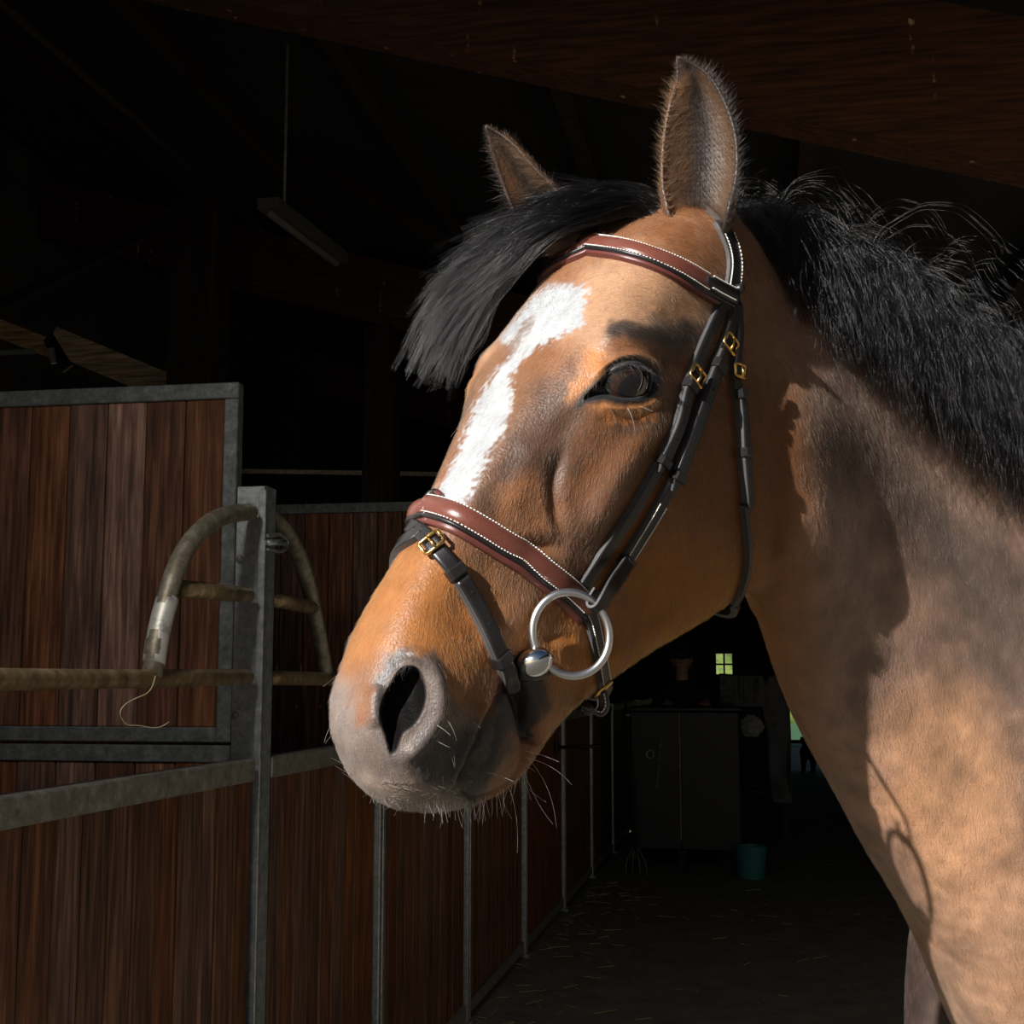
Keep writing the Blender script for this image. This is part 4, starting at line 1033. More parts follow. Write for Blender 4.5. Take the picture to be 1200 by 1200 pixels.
BR, DK, OR, TAN, BLK, GREY = (0.25, .098, .036), (0.085, .042, .024), (0.37, .135, .030), (0.42, .22, .11), (0.016, .0145, .0145), (0.20, .155, .13)
# neck and body
isneck = H0[:, 0] < -6
nk = sstep(860, 1000, q2[:, 0] + 0 * q2[:, 1])
mixc(nk * 0.9, (0.31, .165, .10))
m = fb(.09, 11); mixc(nk * sstep(.5, .75, m) * .5 * sstep(600, 900, q2[:, 1]), (0.46, .20, .065))
m = fb(.05, 17); mixc(nk * sstep(.5, .8, m) * .5, (0.19, .11, .07))
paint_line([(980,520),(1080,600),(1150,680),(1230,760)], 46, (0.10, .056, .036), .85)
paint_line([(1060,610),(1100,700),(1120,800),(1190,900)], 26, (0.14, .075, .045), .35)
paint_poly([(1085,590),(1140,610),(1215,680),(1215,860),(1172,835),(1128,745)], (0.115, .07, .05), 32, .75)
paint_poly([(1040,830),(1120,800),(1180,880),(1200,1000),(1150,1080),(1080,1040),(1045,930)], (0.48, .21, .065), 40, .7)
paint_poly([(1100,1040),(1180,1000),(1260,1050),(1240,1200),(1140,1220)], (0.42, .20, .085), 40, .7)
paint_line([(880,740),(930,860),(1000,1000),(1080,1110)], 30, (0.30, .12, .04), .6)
mixc(sstep(.42, .2, (c2w(co)[:, 2])) * 0.97, (0.02, .016, .015))      # black points on the legs
# head
paint_poly([(700,300),(800,320),(850,380),(800,390),(720,390),(690,420),(660,400)], (0.50, .28, .155), 25, .9)
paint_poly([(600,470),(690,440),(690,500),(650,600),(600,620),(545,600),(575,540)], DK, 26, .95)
paint_poly([(560,430),(600,420),(620,450),(580,520),(550,500)], (0.22, .10, .045), 18, .8)
paint_poly([(660,600),(700,560),(770,520),(740,580),(690,660),(640,640)], (0.15, .075, .045), 22, .9)
paint_poly([(690,500),(760,480),(790,500),(740,540),(700,560)], (0.15, .068, .035), 18, .85)
paint_poly([(580,590),(640,560),(620,640),(600,625)], (0.30, .12, .045), 16, .8)
paint_poly([(520,620),(600,640),(680,690),(660,740),(600,700),(540,650)], (0.22, .10, .045), 16, .8)
paint_poly([(460,640),(520,640),(600,720),(640,700),(700,720),(720,790),(660,840),(630,800),(600,780),(560,790),(530,830),(505,780),(440,775),(400,790),(405,750)], OR, 14, .95)
paint_poly([(560,660),(600,690),(590,740),(560,720)], (0.30, .13, .05), 14, .6)
paint_poly([(630,840),(690,800),(720,790),(680,835),(640,865)], (0.36, .14, .04), 10, .9)
paint_poly([(700,700),(780,640),(870,640),(860,700),(760,760)], (0.33, .125, .035), 30, .7)
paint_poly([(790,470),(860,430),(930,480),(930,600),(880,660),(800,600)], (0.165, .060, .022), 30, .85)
# muzzle
MUZ = [(390,795),(400,800),(408,832),(422,856),(438,842),(441,808),(452,782),(475,766),(505,775),(520,815),(545,835),(580,840),(600,800),(612,800),(560,950),(430,960),(395,900)]
mz = paint_poly(MUZ, GREY, 9, .97)
paint_line([(400,800),(398,850),(412,900)], 16, (0.23, .18, .155), .7)
paint_line([(425,920),(470,935),(520,935)], 12, (0.30, .225, .17), .7)
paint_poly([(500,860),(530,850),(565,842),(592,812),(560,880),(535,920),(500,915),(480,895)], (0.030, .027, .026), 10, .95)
paint_line([(528,830),(548,850),(565,845)], 9, (0.09, .06, .045), .6)
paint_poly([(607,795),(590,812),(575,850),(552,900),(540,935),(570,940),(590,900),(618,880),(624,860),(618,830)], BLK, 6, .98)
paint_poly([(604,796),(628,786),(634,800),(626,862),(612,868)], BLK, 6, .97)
paint_poly([(572,945),(585,905),(612,880),(618,895),(605,930)], (0.33, .135, .045), 8, .8)
paint_line([(600,872),(614,880),(617,900)], 8, (0.30, .12, .04), .8)
m = paint_line(NOSTRIL_RIM, 10, (0.12, .095, .085), .9); skin = np.maximum(skin, m * .8)
m = paint_line([(447,795),(441,825),(448,860),(462,890)], 9, (0.19, .155, .14), .8); skin = np.maximum(skin, m * .5)
m = paint_line([(468,770),(455,788),(446,815),(446,840)], 8, (0.028, .025, .026), .85); skin = np.maximum(skin, m)
d = np.full(n_v, -99.); i = near(q2, NOSTRIL, 12); d[i] = signed(q2[i], smooth_poly(NOSTRIL, 40, True))
m = sstep(-5, 2, d); mixc(m, (0.006, .005, .005)); skin = np.maximum(skin, m); matte = m.copy()
d[:] = -99; P_ = [(600,800),(588,812),(540,930),(572,940),(612,880),(622,860),(622,800)]; i = near(q2, P_, 12); d[i] = signed(q2[i], P_)
skin = np.maximum(skin, sstep(-3, 6, d))
# around the eye
paint_poly([(668,470),(676,430),(700,405),(722,415),(705,440),(690,462)], (0.47, .175, .04), 12, .95)
paint_poly([(705,405),(730,398),(760,405),(735,418),(712,425)], (0.30, .13, .06), 8, .8)
paint_poly([(712,376),(740,370),(790,376),(830,390),(815,410),(775,408),(735,398),(715,395)], (0.028, .020, .017), 11, .95)
paint_poly([(770,410),(800,405),(800,450),(785,490),(770,470)], (0.09, .04, .02), 10, .8)
paint_line([(700,478),(730,486),(762,478)], 6, (0.46, .20, .08), .95)
paint_line([(725,498),(750,500),(775,486)], 7, (0.06, .032, .02), .8)
EYERIM = [(680,472),(690,455),(710,432),(730,419),(748,417),(764,424),(775,440),(772,458),(760,471),(740,475),(720,474),(700,472)]
m = paint_poly(EYERIM, (0.022, .021, .022), 4, 1.0, q=q2 + jit * .25); skin = np.maximum(skin, m)
m = paint_line([(678,474),(690,462),(700,452)], 6, (0.03, .03, .03), 1, q=q2); skin = np.maximum(skin, m)
# everything so far is mirrored where the strokes did not reach
right_all = right_i
tw = twin[right_all]
blend = (sstep(0.05, 0.3, fc[right_all]) * sstep(-7, -3, H0[right_all, 2]))[:, None]
far = col[tw]
col[right_all] = col[right_all] * blend + far * (1 - blend)
matte[right_all] = matte[tw]
skin[right_all] = skin[right_all] * blend[:, 0] + skin[tw] * (1 - blend[:, 0])
# white blaze (lies across the midline, so painted after mirroring)
BLAZE = [(636,338),(660,333),(690,340),(684,356),(682,380),(660,392),(634,402),(612,420),(598,440),(600,466),(592,500),(574,530),(560,560),(545,592),(508,592),(514,575),(526,555),(538,530),(548,500),(560,470),(576,445),(598,418),(606,405),(590,400),(586,395),(606,370)]
fw_ = own * (q2[:, 1] < 600)
sv = q2 + np.c_[vnoise(co, .0035, 21) - .5, vnoise(co, .0035, 22) - .5] * 13
i = near(sv, BLAZE, 16); d = np.full(n_v, -99.); d[i] = signed(sv[i], BLAZE)
m = sstep(-5, 4, d) * fw_; white = m; mixc(m, (0.47, .485, .50))
m = np.zeros(n_v); i = near(sv, [(586,440),(630,370)], 20); dd, t_ = seg_dist(sv[i], [(596,412),(612,388),(622,376)]); m[i] = np.exp(-(dd / 4.5) ** 2); mixc(m * fw_ * .85, (0.22, .13, .08))
m = np.zeros(n_v); P_ = [(497,648),(492,660),(489,670)]; i = near(sv, P_, 30); dd, t_ = seg_dist(sv[i], P_); m[i] = np.exp(-(dd / 6) ** 2); mixc(m * fw_ * .7, (0.70, .60, .52))
# ears
for (b0, b1, k, a, b2), left in zip(ear_ranges, (True, False)):
    r_ = np.arange(b0, b1); jx = (r_ - b0) % b2; s_ = ((r_ - b0) // b2) / (a - 1)
    inner = jx >= k; f_ = np.where(inner, (b2 - 1 - jx), jx) / (k - 1) * 2 - 1     # -1..1 across
    c_ = np.where(inner[:, None], np.array([.10, .05, .026]), np.array([.15, .06, .026]))
    g = np.exp(-((f_ - (0.10 if left else 0)) / .30) ** 2) * inner * sstep(1, .75, s_)
    c_ = c_ * (1 - .88 * g[:, None])
    e_ = sstep(.82, 1, np.abs(f_)); tip = sstep(.72, .97, s_)
    dk = np.maximum(e_ * np.where(f_ > 0, .9, .6), tip * .75)[:, None]
    c_ = c_ * (1 - dk) + np.array([.03, .022, .02]) * dk
    col[r_] = c_
mixc(sstep(1.93, 2.0, -co[:, 2]) * sstep(1.20, 1.08, c2w(co)[:, 2]) * .95, (0.035, .018, .012))  # far foreleg darkened, its shade painted into the coat
col *= (0.70 + 0.20 * sstep(900, 1040, q2[:, 0]))[:, None] * (0.86 + 0.28 * vnoise(co, .012, 31))[:, None] * (0.9 + 0.2 * vnoise(co, .003, 33))[:, None]  # neck coat lightened on its lit side, standing in for sheen
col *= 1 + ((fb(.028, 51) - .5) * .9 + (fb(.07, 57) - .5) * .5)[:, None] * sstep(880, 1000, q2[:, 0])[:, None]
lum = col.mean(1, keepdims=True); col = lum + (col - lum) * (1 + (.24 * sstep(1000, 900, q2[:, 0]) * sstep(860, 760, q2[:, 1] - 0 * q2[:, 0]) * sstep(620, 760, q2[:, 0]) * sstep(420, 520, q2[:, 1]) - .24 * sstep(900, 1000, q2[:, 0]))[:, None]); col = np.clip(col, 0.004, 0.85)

# ---- body object
P_feet = chest0 + body_back * 0.8
horse = empty('horse', (P_feet[0], P_feet[1], 0.0), 'bay horse with a white blaze and black mane standing in the sunlit doorway', 'horse')
m_coat = mat('horse_coat', (0.3, 0.13, 0.05), 0.5, spec=0.5)
n, l, b = nodes(m_coat)
at_ = n.new('ShaderNodeAttribute'); at_.attribute_name = 'coat'
sk_ = n.new('ShaderNodeAttribute'); sk_.attribute_name = 'skin'
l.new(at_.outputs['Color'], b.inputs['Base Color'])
mr = n.new('ShaderNodeMapRange'); mr.inputs[3].default_value = 0.48; mr.inputs[4].default_value = 0.42
l.new(sk_.outputs['Fac'], mr.inputs[0]); l.new(mr.outputs[0], b.inputs['Roughness'])
mt_ = n.new('ShaderNodeAttribute'); mt_.attribute_name = 'matte'
m1 = n.new('ShaderNodeMapRange'); m1.inputs[3].default_value = .5; m1.inputs[4].default_value = .03; l.new(mt_.outputs['Fac'], m1.inputs[0]); l.new(m1.outputs[0], b.inputs['Specular IOR Level'])
m3 = n.new('ShaderNodeMapRange'); m3.inputs[3].default_value = .04; m3.inputs[4].default_value = 0; l.new(mt_.outputs['Fac'], m3.inputs[0]); l.new(m3.outputs[0], b.inputs['Sheen Weight'])
b.inputs['Sheen Roughness'].default_value = .35
tc = n.new('ShaderNodeTexCoord'); tn = n.new('ShaderNodeTexNoise'); tn.inputs['Scale'].default_value = 420; tn.inputs['Detail'].default_value = 4
l.new(tc.outputs['Object'], tn.inputs['Vector'])
bp = n.new('ShaderNodeBump'); bp.inputs['Strength'].default_value = 0.35; bp.inputs['Distance'].default_value = 0.002
l.new(tn.outputs['Fac'], bp.inputs['Height']); l.new(bp.outputs[0], b.inputs['Normal'])
me.vertices.foreach_set('co', c2w(co).astype(np.float32).ravel()); me.update()
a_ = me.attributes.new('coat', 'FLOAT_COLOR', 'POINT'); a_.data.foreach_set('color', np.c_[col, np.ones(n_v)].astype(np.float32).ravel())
a_ = me.attributes.new('skin', 'FLOAT', 'POINT'); a_.data.foreach_set('value', skin.astype(np.float32))
a_ = me.attributes.new('matte', 'FLOAT', 'POINT'); a_.data.foreach_set('value', matte.astype(np.float32))
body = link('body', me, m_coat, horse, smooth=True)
me.calc_loop_triangles()
lt = np.empty(len(me.loop_triangles) * 3, np.int32); me.loop_triangles.foreach_get('vertices', lt); lt = lt.reshape(-1, 3)
horse_bvh = BVHTree.FromPolygons([Vector(p) for p in co.tolist()], lt[lt.max(1) < n_body].tolist())     # camera coordinates

# ---- eyes
def hit(px, py):
    """point of the horse's surface seen at a pixel, camera coordinates, and the outward normal"""
    d = unpix(px, py, 1.0); d /= np.linalg.norm(d)
    r = horse_bvh.ray_cast(Vector((0, 0, 0)), Vector(d))
    return (np.array(r[0]), np.array(r[1])) if r[0] is not None else (None, None)
def surf_depth(px, py):
    """distance of the face before the eye socket was cut"""
    k = np.argmin(((pix(socket_co) - [px, py]) ** 2).sum(1) + 1e4 * (facing(socket_co, nrm[:n_body]) < 0)); return k
left_dir = HR[2]
M_eye = mat('eye', (.02, .01, .006), .06, spec=.6)
n, l, b = nodes(M_eye); a_ = n.new('ShaderNodeAttribute'); a_.attribute_name = 'tint'; l.new(a_.outputs['Color'], b.inputs['Base Color'])
b.inputs['Coat Weight'].default_value = 1.0; b.inputs['Coat Roughness'].default_value = .02
M_lid, _ = noise_color(mat('lid_skin', (.03, .03, .032), .36, spec=.5), [(.012, .012, .013), (.024, .024, .026), (.045, .045, .048)], nscale=300, detail=4, bump=.3, bump_dist=.001)
ke = surf_depth(752, 446)
def eye_at(P, side):
    ldir = left_dir * side
    look = ldir * .86 + HR[0] * .42 + HR[1] * .22; look /= np.linalg.norm(look)
    R_ = .0290; c = P - ldir * (R_ - .0005) - HR[0] * .001
    mb = MB().sphere((0, 0, 0), 1.0, 72, 48)
    v = np.array(mb.v); me_ = mesh_from('eyeball', c2w(c + v * R_), mb.f)
    ang = np.degrees(np.arccos(np.clip(v @ look, -1, 1)))
    up = HR[1] - look * (HR[1] @ look); up /= np.linalg.norm(up); sx = np.cross(up, look)
    pu = ((v @ sx) / .44) ** 2 + ((v @ up) / .27) ** 2
    t = np.zeros((len(v), 4)); t[:] = (.006, .005, .005, 1)
    ir = sstep(40, 34, ang)[:, None]; t = t * (1 - ir) + np.array([.022, .009, .005, 1]) * ir
    pm = (sstep(1.25, .85, pu) * (ang < 60))[:, None]; t = t * (1 - pm) + np.array([.003, .003, .005, 1]) * pm
    me_.attributes.new('tint', 'FLOAT_COLOR', 'POINT').data.foreach_set('color', t.astype(np.float32).ravel())
    o = link('eyeball', me_, M_eye, horse, smooth=True)
    return c, R_, o
def on_sphere(px, py, c, R_):
    d = unpix(px, py, 1.0); d /= np.linalg.norm(d); bq = d @ c; disc = bq * bq - (c @ c - R_ * R_)
    return d * (bq - math.sqrt(disc)) if disc > 0 else d * bq + (c - d * bq) * 0 + (d * bq - c) / max(1e-6, np.linalg.norm(d * bq - c)) * (R_ - np.linalg.norm(d * bq - c))
PL = socket_co[ke]
cL, RL, eyeL = eye_at(PL, 1)
kr = right_i[np.argmin(((H0[right_i] - H0[ke] * [1, 1, -1]) ** 2).sum(1))]
cR, RR, eyeR = eye_at(socket_co[kr], -1)
UL = [(684,469),(692,459),(702,447),(716,435),(731,428),(746,427),(760,433),(768,444),(768,450)]
LL = [(684,469),(696,467),(710,465),(724,468),(740,469),(755,464),(765,456),(768,448)]
def lid(P, rr, r0, name, flat=1.0):
    pts = np.array([on_sphere(a, b_, cL, RL + rr) for a, b_ in smooth_poly(P, 40)])
    t = np.linspace(0, 1, 40); r = r0 * (0.35 + 0.65 * np.sin(np.pi * np.clip(t, .02, .98)) ** .6)
    v, f = tube_mesh(pts, r, 12); return link(name, mesh_from(name, c2w(np.array(v)), f), M_lid, horse, smooth=True)
lid(UL, .0010, .0030, 'upper_eyelid'); lid(LL, .0006, .0026, 'lower_eyelid')
# the far eye: the same lids mirrored through the head
def mirror_pts(P, w0=None):
    return np.array(P)

# ------------------------------------------------------------------ hair
M_hair = bpy.data.materials.new('hair'); M_hair.use_nodes = True
def hair_material(name, color=None, rough=.35, rad=.45, coat=.0, ior=1.55):
    m = bpy.data.materials.new(name); m.use_nodes = True; n = m.node_tree.nodes; l = m.node_tree.links
    n.remove(n['Principled BSDF']); h = n.new('ShaderNodeBsdfHairPrincipled'); h.model = 'CHIANG'; h.parametrization = 'COLOR'
    h.inputs['Roughness'].default_value = rough; h.inputs['Radial Roughness'].default_value = rad; h.inputs['Coat'].default_value = coat; h.inputs['IOR'].default_value = ior
    if color is None:
        a = n.new('ShaderNodeAttribute'); a.attribute_name = 'tint'; l.new(a.outputs['Color'], h.inputs['Color'])
    else: h.inputs['Color'].default_value = (*color, 1)
    l.new(h.outputs[0], n['Material Output'].inputs['Surface']); return m
def hair(name, strands, r0, m, parent, r1=.25, tint=None):
    """strands: array (count, points, 3) in camera metres"""
    S_ = np.asarray(strands, float); c, p = S_.shape[:2]
    hc = bpy.data.hair_curves.new(name)
    hc.add_curves([p] * c)
    hc.position_data.foreach_set('vector', c2w(S_).astype(np.float32).ravel())
    rr = np.linspace(1, r1, p)[None] * (np.asarray(r0).reshape(-1, 1) if np.ndim(r0) else np.full((c, 1), r0))
    if np.ndim(rr) == 2 and rr.shape[0] == 1: rr = np.repeat(rr, c, 0)
    hc.attributes.new('radius', 'FLOAT', 'POINT').data.foreach_set('value', rr.astype(np.float32).ravel())
    if tint is not None:
        t = np.c_[tint, np.ones(c)]
        hc.attributes.new('tint', 'FLOAT_COLOR', 'CURVE').data.foreach_set('color', t.astype(np.float32).ravel())
    hc.materials.append(m)
    o = bpy.data.objects.new(name, hc); C.objects.link(o)
    o.parent = parent; o.matrix_parent_inverse = parent_world(parent).inverted()
    o['kind'] = 'stuff'
    return o
UPc = CAM_M.T @ np.array([0, 0, 1.0])                           # world up in camera axes
def nearest(P):
    r = horse_bvh.find_nearest(Vector(P)); return np.array(r[0]), np.array(r[1])
M_mane = hair_material('mane_hair', (.0025, .0024, .0026), .20, .3, 0, 1.40)

# mane: wavy locks springing from the crest and falling on the near side
D_ = np.array([unpix(*n_[1]) for n_ in NECK]); kk = np.arange(len(NECK), dtype=float)
crest = warp(spline(kk, D_, np.linspace(.9, 7.3, 240)))
ctan = np.gradient(crest, axis=0); ctan /= np.linalg.norm(ctan, axis=1)[:, None]
sideL = np.array([.62, .0, .78])
def mane_strands(nlocks, per):
    out = []
    for k in range(nlocks):
        u = (rng.random() ** 0.9); i = int(u * 239)
        p = crest[i]; t = ctan[i]; sd = sideL - t * (sideL @ t); sd /= np.linalg.norm(sd); upn = np.cross(sd, t); upn *= np.sign(upn @ UPc)
        poll = sstep(.13, .0, u)
        root = p + sd * rng.uniform(-.016, .014) - upn * .006 + t * rng.uniform(-.01, .01)
        L_ = (.12 + .10 * rng.random() + .21 * u) * (1 - .55 * poll)
        if rng.random() < .18: L_ *= .45
        lean = rng.uniform(.25, 1.0) if rng.random() < .85 else rng.uniform(-.5, .3)
        d = upn * rng.uniform(.5, 1.0) * (1 - .2 * u) + sd * lean + t * rng.uniform(-.15, .55) + rng.normal(0, .12, 3)
        d /= np.linalg.norm(d)
        n_ = 18; st = L_ / (n_ - 1); pts = [root]; ph = rng.uniform(0, 6.28); am = rng.uniform(.25, .85); fr = rng.uniform(.7, 1.8); wob = np.cross(d, sd); clear = rng.uniform(.004, .026)
        for j in range(n_ - 1):
            d = d - UPc * (.26 - .14 * poll) + sd * .03 + t * .03 * rng.normal() + t * am * math.cos(ph + j * fr) + sd * am * .6 * math.sin(ph * 1.7 + j * fr * .9)
            d /= np.linalg.norm(d); q = pts[-1] + d * st
            hp, hn = nearest(q)
            s_ = (q - hp) @ hn
            need = min(clear, .002 + .010 * j)
            if s_ < need and np.linalg.norm(q - hp) < .1: q = hp + hn * need
            pts.append(q)
        pts = np.array(pts)
        off = rng.normal(0, 1, (per, 3)) * .0012; sp = np.linspace(1.3, .7, n_)[None, :, None]
        fz = rng.normal(0, .0005, (per, n_, 3)); fz = np.cumsum(fz, 1)
        c = pts[None] + off[:, None] * sp + fz
        ln = rng.uniform(.72, 1.08, (per, 1, 1)); c = c[:, :1] + (c - c[:, :1]) * ln
        out.append(c)
    return np.concatenate(out)
mane = hair('mane', mane_strands(NM[0], NM[1]), .00030, M_mane, horse)
mane['label'] = 'wavy black mane falling over the neck'

# forelock: swept from the poll across the forehead to the far side
def guide(P): return np.array([unpix(*p) for p in P])
GA = guide([(776,246,1.372),(735,224,1.376),(690,224,1.372),(640,243,1.372),(590,278,1.376),(548,318,1.378),(520,372,1.376),(503,440,1.372)])
GB = guide([(768,262,1.355),(735,250,1.350),(692,264,1.335),(646,284,1.330),(607,324,1.338),(582,360,1.352),(560,405,1.362),(540,452,1.366)])
GC = guide([(780,232,1.43),(735,222,1.43),(680,232,1.43),(630,258,1.44),(580,300,1.45),(545,345,1.45),(530,395,1.445),(524,448,1.44)])
def forelock_strands(n_locks, per):
    out = []; q = np.linspace(0, 1, 14)
    for k in range(n_locks):
        a, c = rng.random(), rng.random() ** 1.2; t0 = rng.uniform(0, .22) if rng.random() < .8 else rng.uniform(.2, .5); t1 = t0 + (1 - t0) * rng.uniform(.42, 1.0) if rng.random() < .75 else min(.98, t0 + rng.uniform(.25, .5))
        G = (GA * (1 - a) + GB * a) * (1 - c * .8) + GC * c * .8
        s = np.linspace(t0, t1, 14) * 7
        g = spline(np.arange(8.), G, s)
        if rng.random() < .6:
            e_ = np.linspace(0, 1, 14)[:, None] ** 2; g = g + e_ * np.array([rng.uniform(-.042, .008), rng.uniform(-.012, .026), rng.uniform(-.01, .02)])
        ph = rng.uniform(0, 6.28, 3); wv = np.sin(np.linspace(0, 5.5, 14)[:, None] * rng.uniform(.7, 1.4) + ph) * rng.uniform(.0015, .006)
        off = rng.normal(0, 1, (per, 3)) * .0012; fz = np.cumsum(rng.normal(0, .0004, (per, 14, 3)), 1)
        out.append(g[None] + wv[None] + off[:, None] * np.linspace(1.3, .7, 14)[None, :, None] + fz)
    return np.concatenate(out)
fl = forelock_strands(NF[0], NF[1])
fo = hair('forelock', fl, .00028, M_mane, horse); fo['label'] = 'black forelock swept over the browband to the far side'

# short coat: fine hairs lying along the flow of the coat
FLOW = [((650,345),(-.1,-1)),((615,370),(-.7,-.6)),((690,360),(.8,-.4)),((640,400),(-.3,.9)),((740,320),(1,.05)),((800,340),(.9,.3)),((760,370),(.9,.35)),((700,310),(.7,-.5)),((600,470),(-.5,.85)),((560,560),(-.5,.85)),((660,480),(-.35,.95)),((700,550),(-.3,.95)),((640,620),(-.25,1)),((560,660),(-.3,1)),
 ((480,700),(-.35,.9)),((430,780),(-.2,1)),((540,760),(-.1,1)),((600,740),(-.15,1)),((680,760),(-.2,1)),((660,820),(-.3,1)),((780,560),(.2,1)),((760,680),(-.1,1)),((850,650),(.35,.9)),((880,520),(.5,.85)),((830,420),(.55,.8)),((720,500),(-.1,1)),((800,480),(.4,.9)),((900,350),(.6,.7)),
 ((430,880),(0,1)),((470,930),(.1,.9)),((540,870),(.2,.9)),((580,900),(.3,.9)),((980,520),(.45,.9)),((1060,650),(.35,.95)),((1000,800),(.2,1)),((1100,900),(.1,1)),((1050,1050),(.1,1)),((1180,1100),(.25,.95)),((1190,760),(.3,.95)),((930,760),(.35,.95))]
fq = np.array([a for a, _ in FLOW], float); fv = np.array([b_ for _, b_ in FLOW], float); fv /= np.linalg.norm(fv, axis=1)[:, None]
def coat_hairs(N):
    P = co[lt]; nr = nrm[lt].mean(1); cen = P.mean(1); px = pix(cen)
    ar = np.linalg.norm(np.cross(P[:, 1] - P[:, 0], P[:, 2] - P[:, 0]), axis=1)
    f_ = (nr * -cen).sum(1) / np.linalg.norm(cen, axis=1)
    ok = (f_ > -.35) & (px[:, 0] > 300) & (px[:, 0] < 1290) & (px[:, 1] > 0) & (px[:, 1] < 1280) & (lt.max(1) < n_body)
    sk = skin[lt].mean(1)
    headish = (H0[lt].mean(1)[:, 0] > -6) & (np.abs(H0[lt].mean(1)[:, 2]) < 13)
    w = ar * ok * np.clip(1 - 1.15 * sk, 0, 1) * np.where(headish, 1.9, 1.0)
    k = rng.choice(len(w), N, p=w / w.sum())
    r1, r2 = np.sqrt(rng.random(N)), rng.random(N)
    bc = np.c_[1 - r1, r1 * (1 - r2), r1 * r2]
    root = (P[k] * bc[:, :, None]).sum(1); nn = (nrm[lt[k]] * bc[:, :, None]).sum(1); nn /= np.linalg.norm(nn, axis=1)[:, None]
    cc = (col[lt[k]] * bc[:, :, None]).sum(1)
    q = pix(root); hd_ = headish[k]
    W_ = 1 / (((q[:, None] - fq[None]) ** 2).sum(-1) + 300) ** 1.5
    fl_ = (W_[..., None] * fv[None]).sum(1); fl_ /= np.linalg.norm(fl_, axis=1)[:, None]
    d = np.c_[fl_[:, 0], -fl_[:, 1], np.zeros(N)]
    cl = np.c_[vnoise(root, .010, 41), vnoise(root, .010, 42), vnoise(root, .010, 43)] - .5
    d = d + cl * .9 + rng.normal(0, .20, (N, 3))
    d = d - nn * (d * nn).sum(1)[:, None]; d /= np.linalg.norm(d, axis=1)[:, None] + 1e-9
    muzz = sstep(800, 860, q[:, 1]) * (q[:, 0] < 640)
    L_ = np.where(hd_, .0085, .010) * (1 - .5 * muzz) * rng.uniform(.6, 1.25, N)
    lift = rng.uniform(.10, .34, N)[:, None] + .25 * muzz[:, None]
    s = np.linspace(0, 1, 4)[None, :, None]
    up = nn[:, None] * (lift[:, None] * s * (1 - .45 * s))
    S_ = root[:, None] - nn[:, None] * .0004 + L_[:, None, None] * (d[:, None] * s + up) - (UPc * .06 * L_[:, None])[:, None] * s ** 2
    tint = np.clip(cc * rng.uniform(.75, 1.35, N)[:, None], .004, .9)
    return S_, tint, muzz
S_, tint, muzz = coat_hairs(NCOAT)
M_fur = hair_material('coat_hair', None, .42, .5, 0, 1.5)
n_ = M_fur.node_tree.nodes
ct = hair('coat', S_, .00011, M_fur, horse, r1=.3, tint=tint)

# ears: long soft hair inside, dark fringe on the edges
M_earfur = hair_material('ear_hair', None, .6, .6, 0, 1.4)
st_, tn_ = [], []
for (b0, b1, k, a, b2), left in zip(ear_ranges, (True, False)):
    G = co[b0:b1].reshape(a, b2, 3); ax = G[-1].mean(0) - G[0].mean(0); ax /= np.linalg.norm(ax)
    cen = G.mean(1)
    for _ in range(NEAR if left else NEAR // 2):
        i = int(rng.uniform(.06, .97) * (a - 1)); inner = rng.random() < .66
        j = rng.integers(k + 1, b2 - 1) if inner else rng.integers(0, k)
        f_ = (b2 - 1 - j if inner else j) / (k - 1) * 2 - 1
        p = G[i, j]; nn = nrm[b0 + i * b2 + j]; tow = cen[i] - p
        edge = abs(f_) > .86
        if inner:
            d = ax * rng.uniform(.5, 1.0) + nn * .35 - np.sign(f_) * 0 * nn + tow / (np.linalg.norm(tow) + 1e-6) * .35 + rng.normal(0, .18, 3); L_ = rng.uniform(.010, .028) * (1 - .4 * i / a)
            c_ = (np.array([.17, .07, .025]) if f_ < -.2 else np.array([.03, .02, .014]) if f_ < .25 else np.array([.12, .07, .038])) * rng.uniform(.45, 1.25) * (1 - .45 * i / a)
        else:
            d = ax * .9 + nn * .30 + rng.normal(0, .15, 3); L_ = rng.uniform(.005, .010); c_ = np.array([.20, .09, .04]) * rng.uniform(.6, 1.3)
        if edge:
            d = ax * .75 + (p - cen[i]) / (np.linalg.norm(p - cen[i]) + 1e-6) * rng.uniform(.2, .9) + rng.normal(0, .15, 3); L_ = rng.uniform(.006, .016)
            if (f_ > 0) == left: c_ = np.array([.03, .026, .025])
        if i / a > .82: c_ = c_ * .35; L_ *= .6
        d /= np.linalg.norm(d); s = np.linspace(0, 1, 5)[:, None]
        st_.append(p + L_ * (d * s + UPc * -.12 * s ** 2 + rng.normal(0, .15, 3) * s ** 2)); tn_.append(c_)
    for _ in range(1600 if left else 700):                     # soft hair along both rims
        i = int(rng.uniform(.05, .98) * (a - 1)); j = (0, k - 1, k, b2 - 1)[rng.integers(4)]; p = G[i, j]; side = (p - cen[i]); side /= np.linalg.norm(side) + 1e-6
        f_ = (b2 - 1 - j if j >= k else j) / (k - 1) * 2 - 1
        d = ax * rng.uniform(.2, .8) + side * rng.uniform(-.9, .6) + np.array([0, 0, .55]) + rng.normal(0, .2, 3); d /= np.linalg.norm(d); L_ = rng.uniform(.004, .011)
        c_ = np.array([.035, .028, .025]) if (f_ > 0) == left or i / a > .8 else np.array([.22, .10, .045]); c_ = c_ * rng.uniform(.6, 1.4); s = np.linspace(0, 1, 5)[:, None]
        st_.append(p + L_ * (d * s + UPc * -.15 * s ** 2)); tn_.append(c_)
hair('ear_hair', np.array(st_), .00012, M_earfur, horse, tint=np.clip(np.array(tn_), .004, .9))

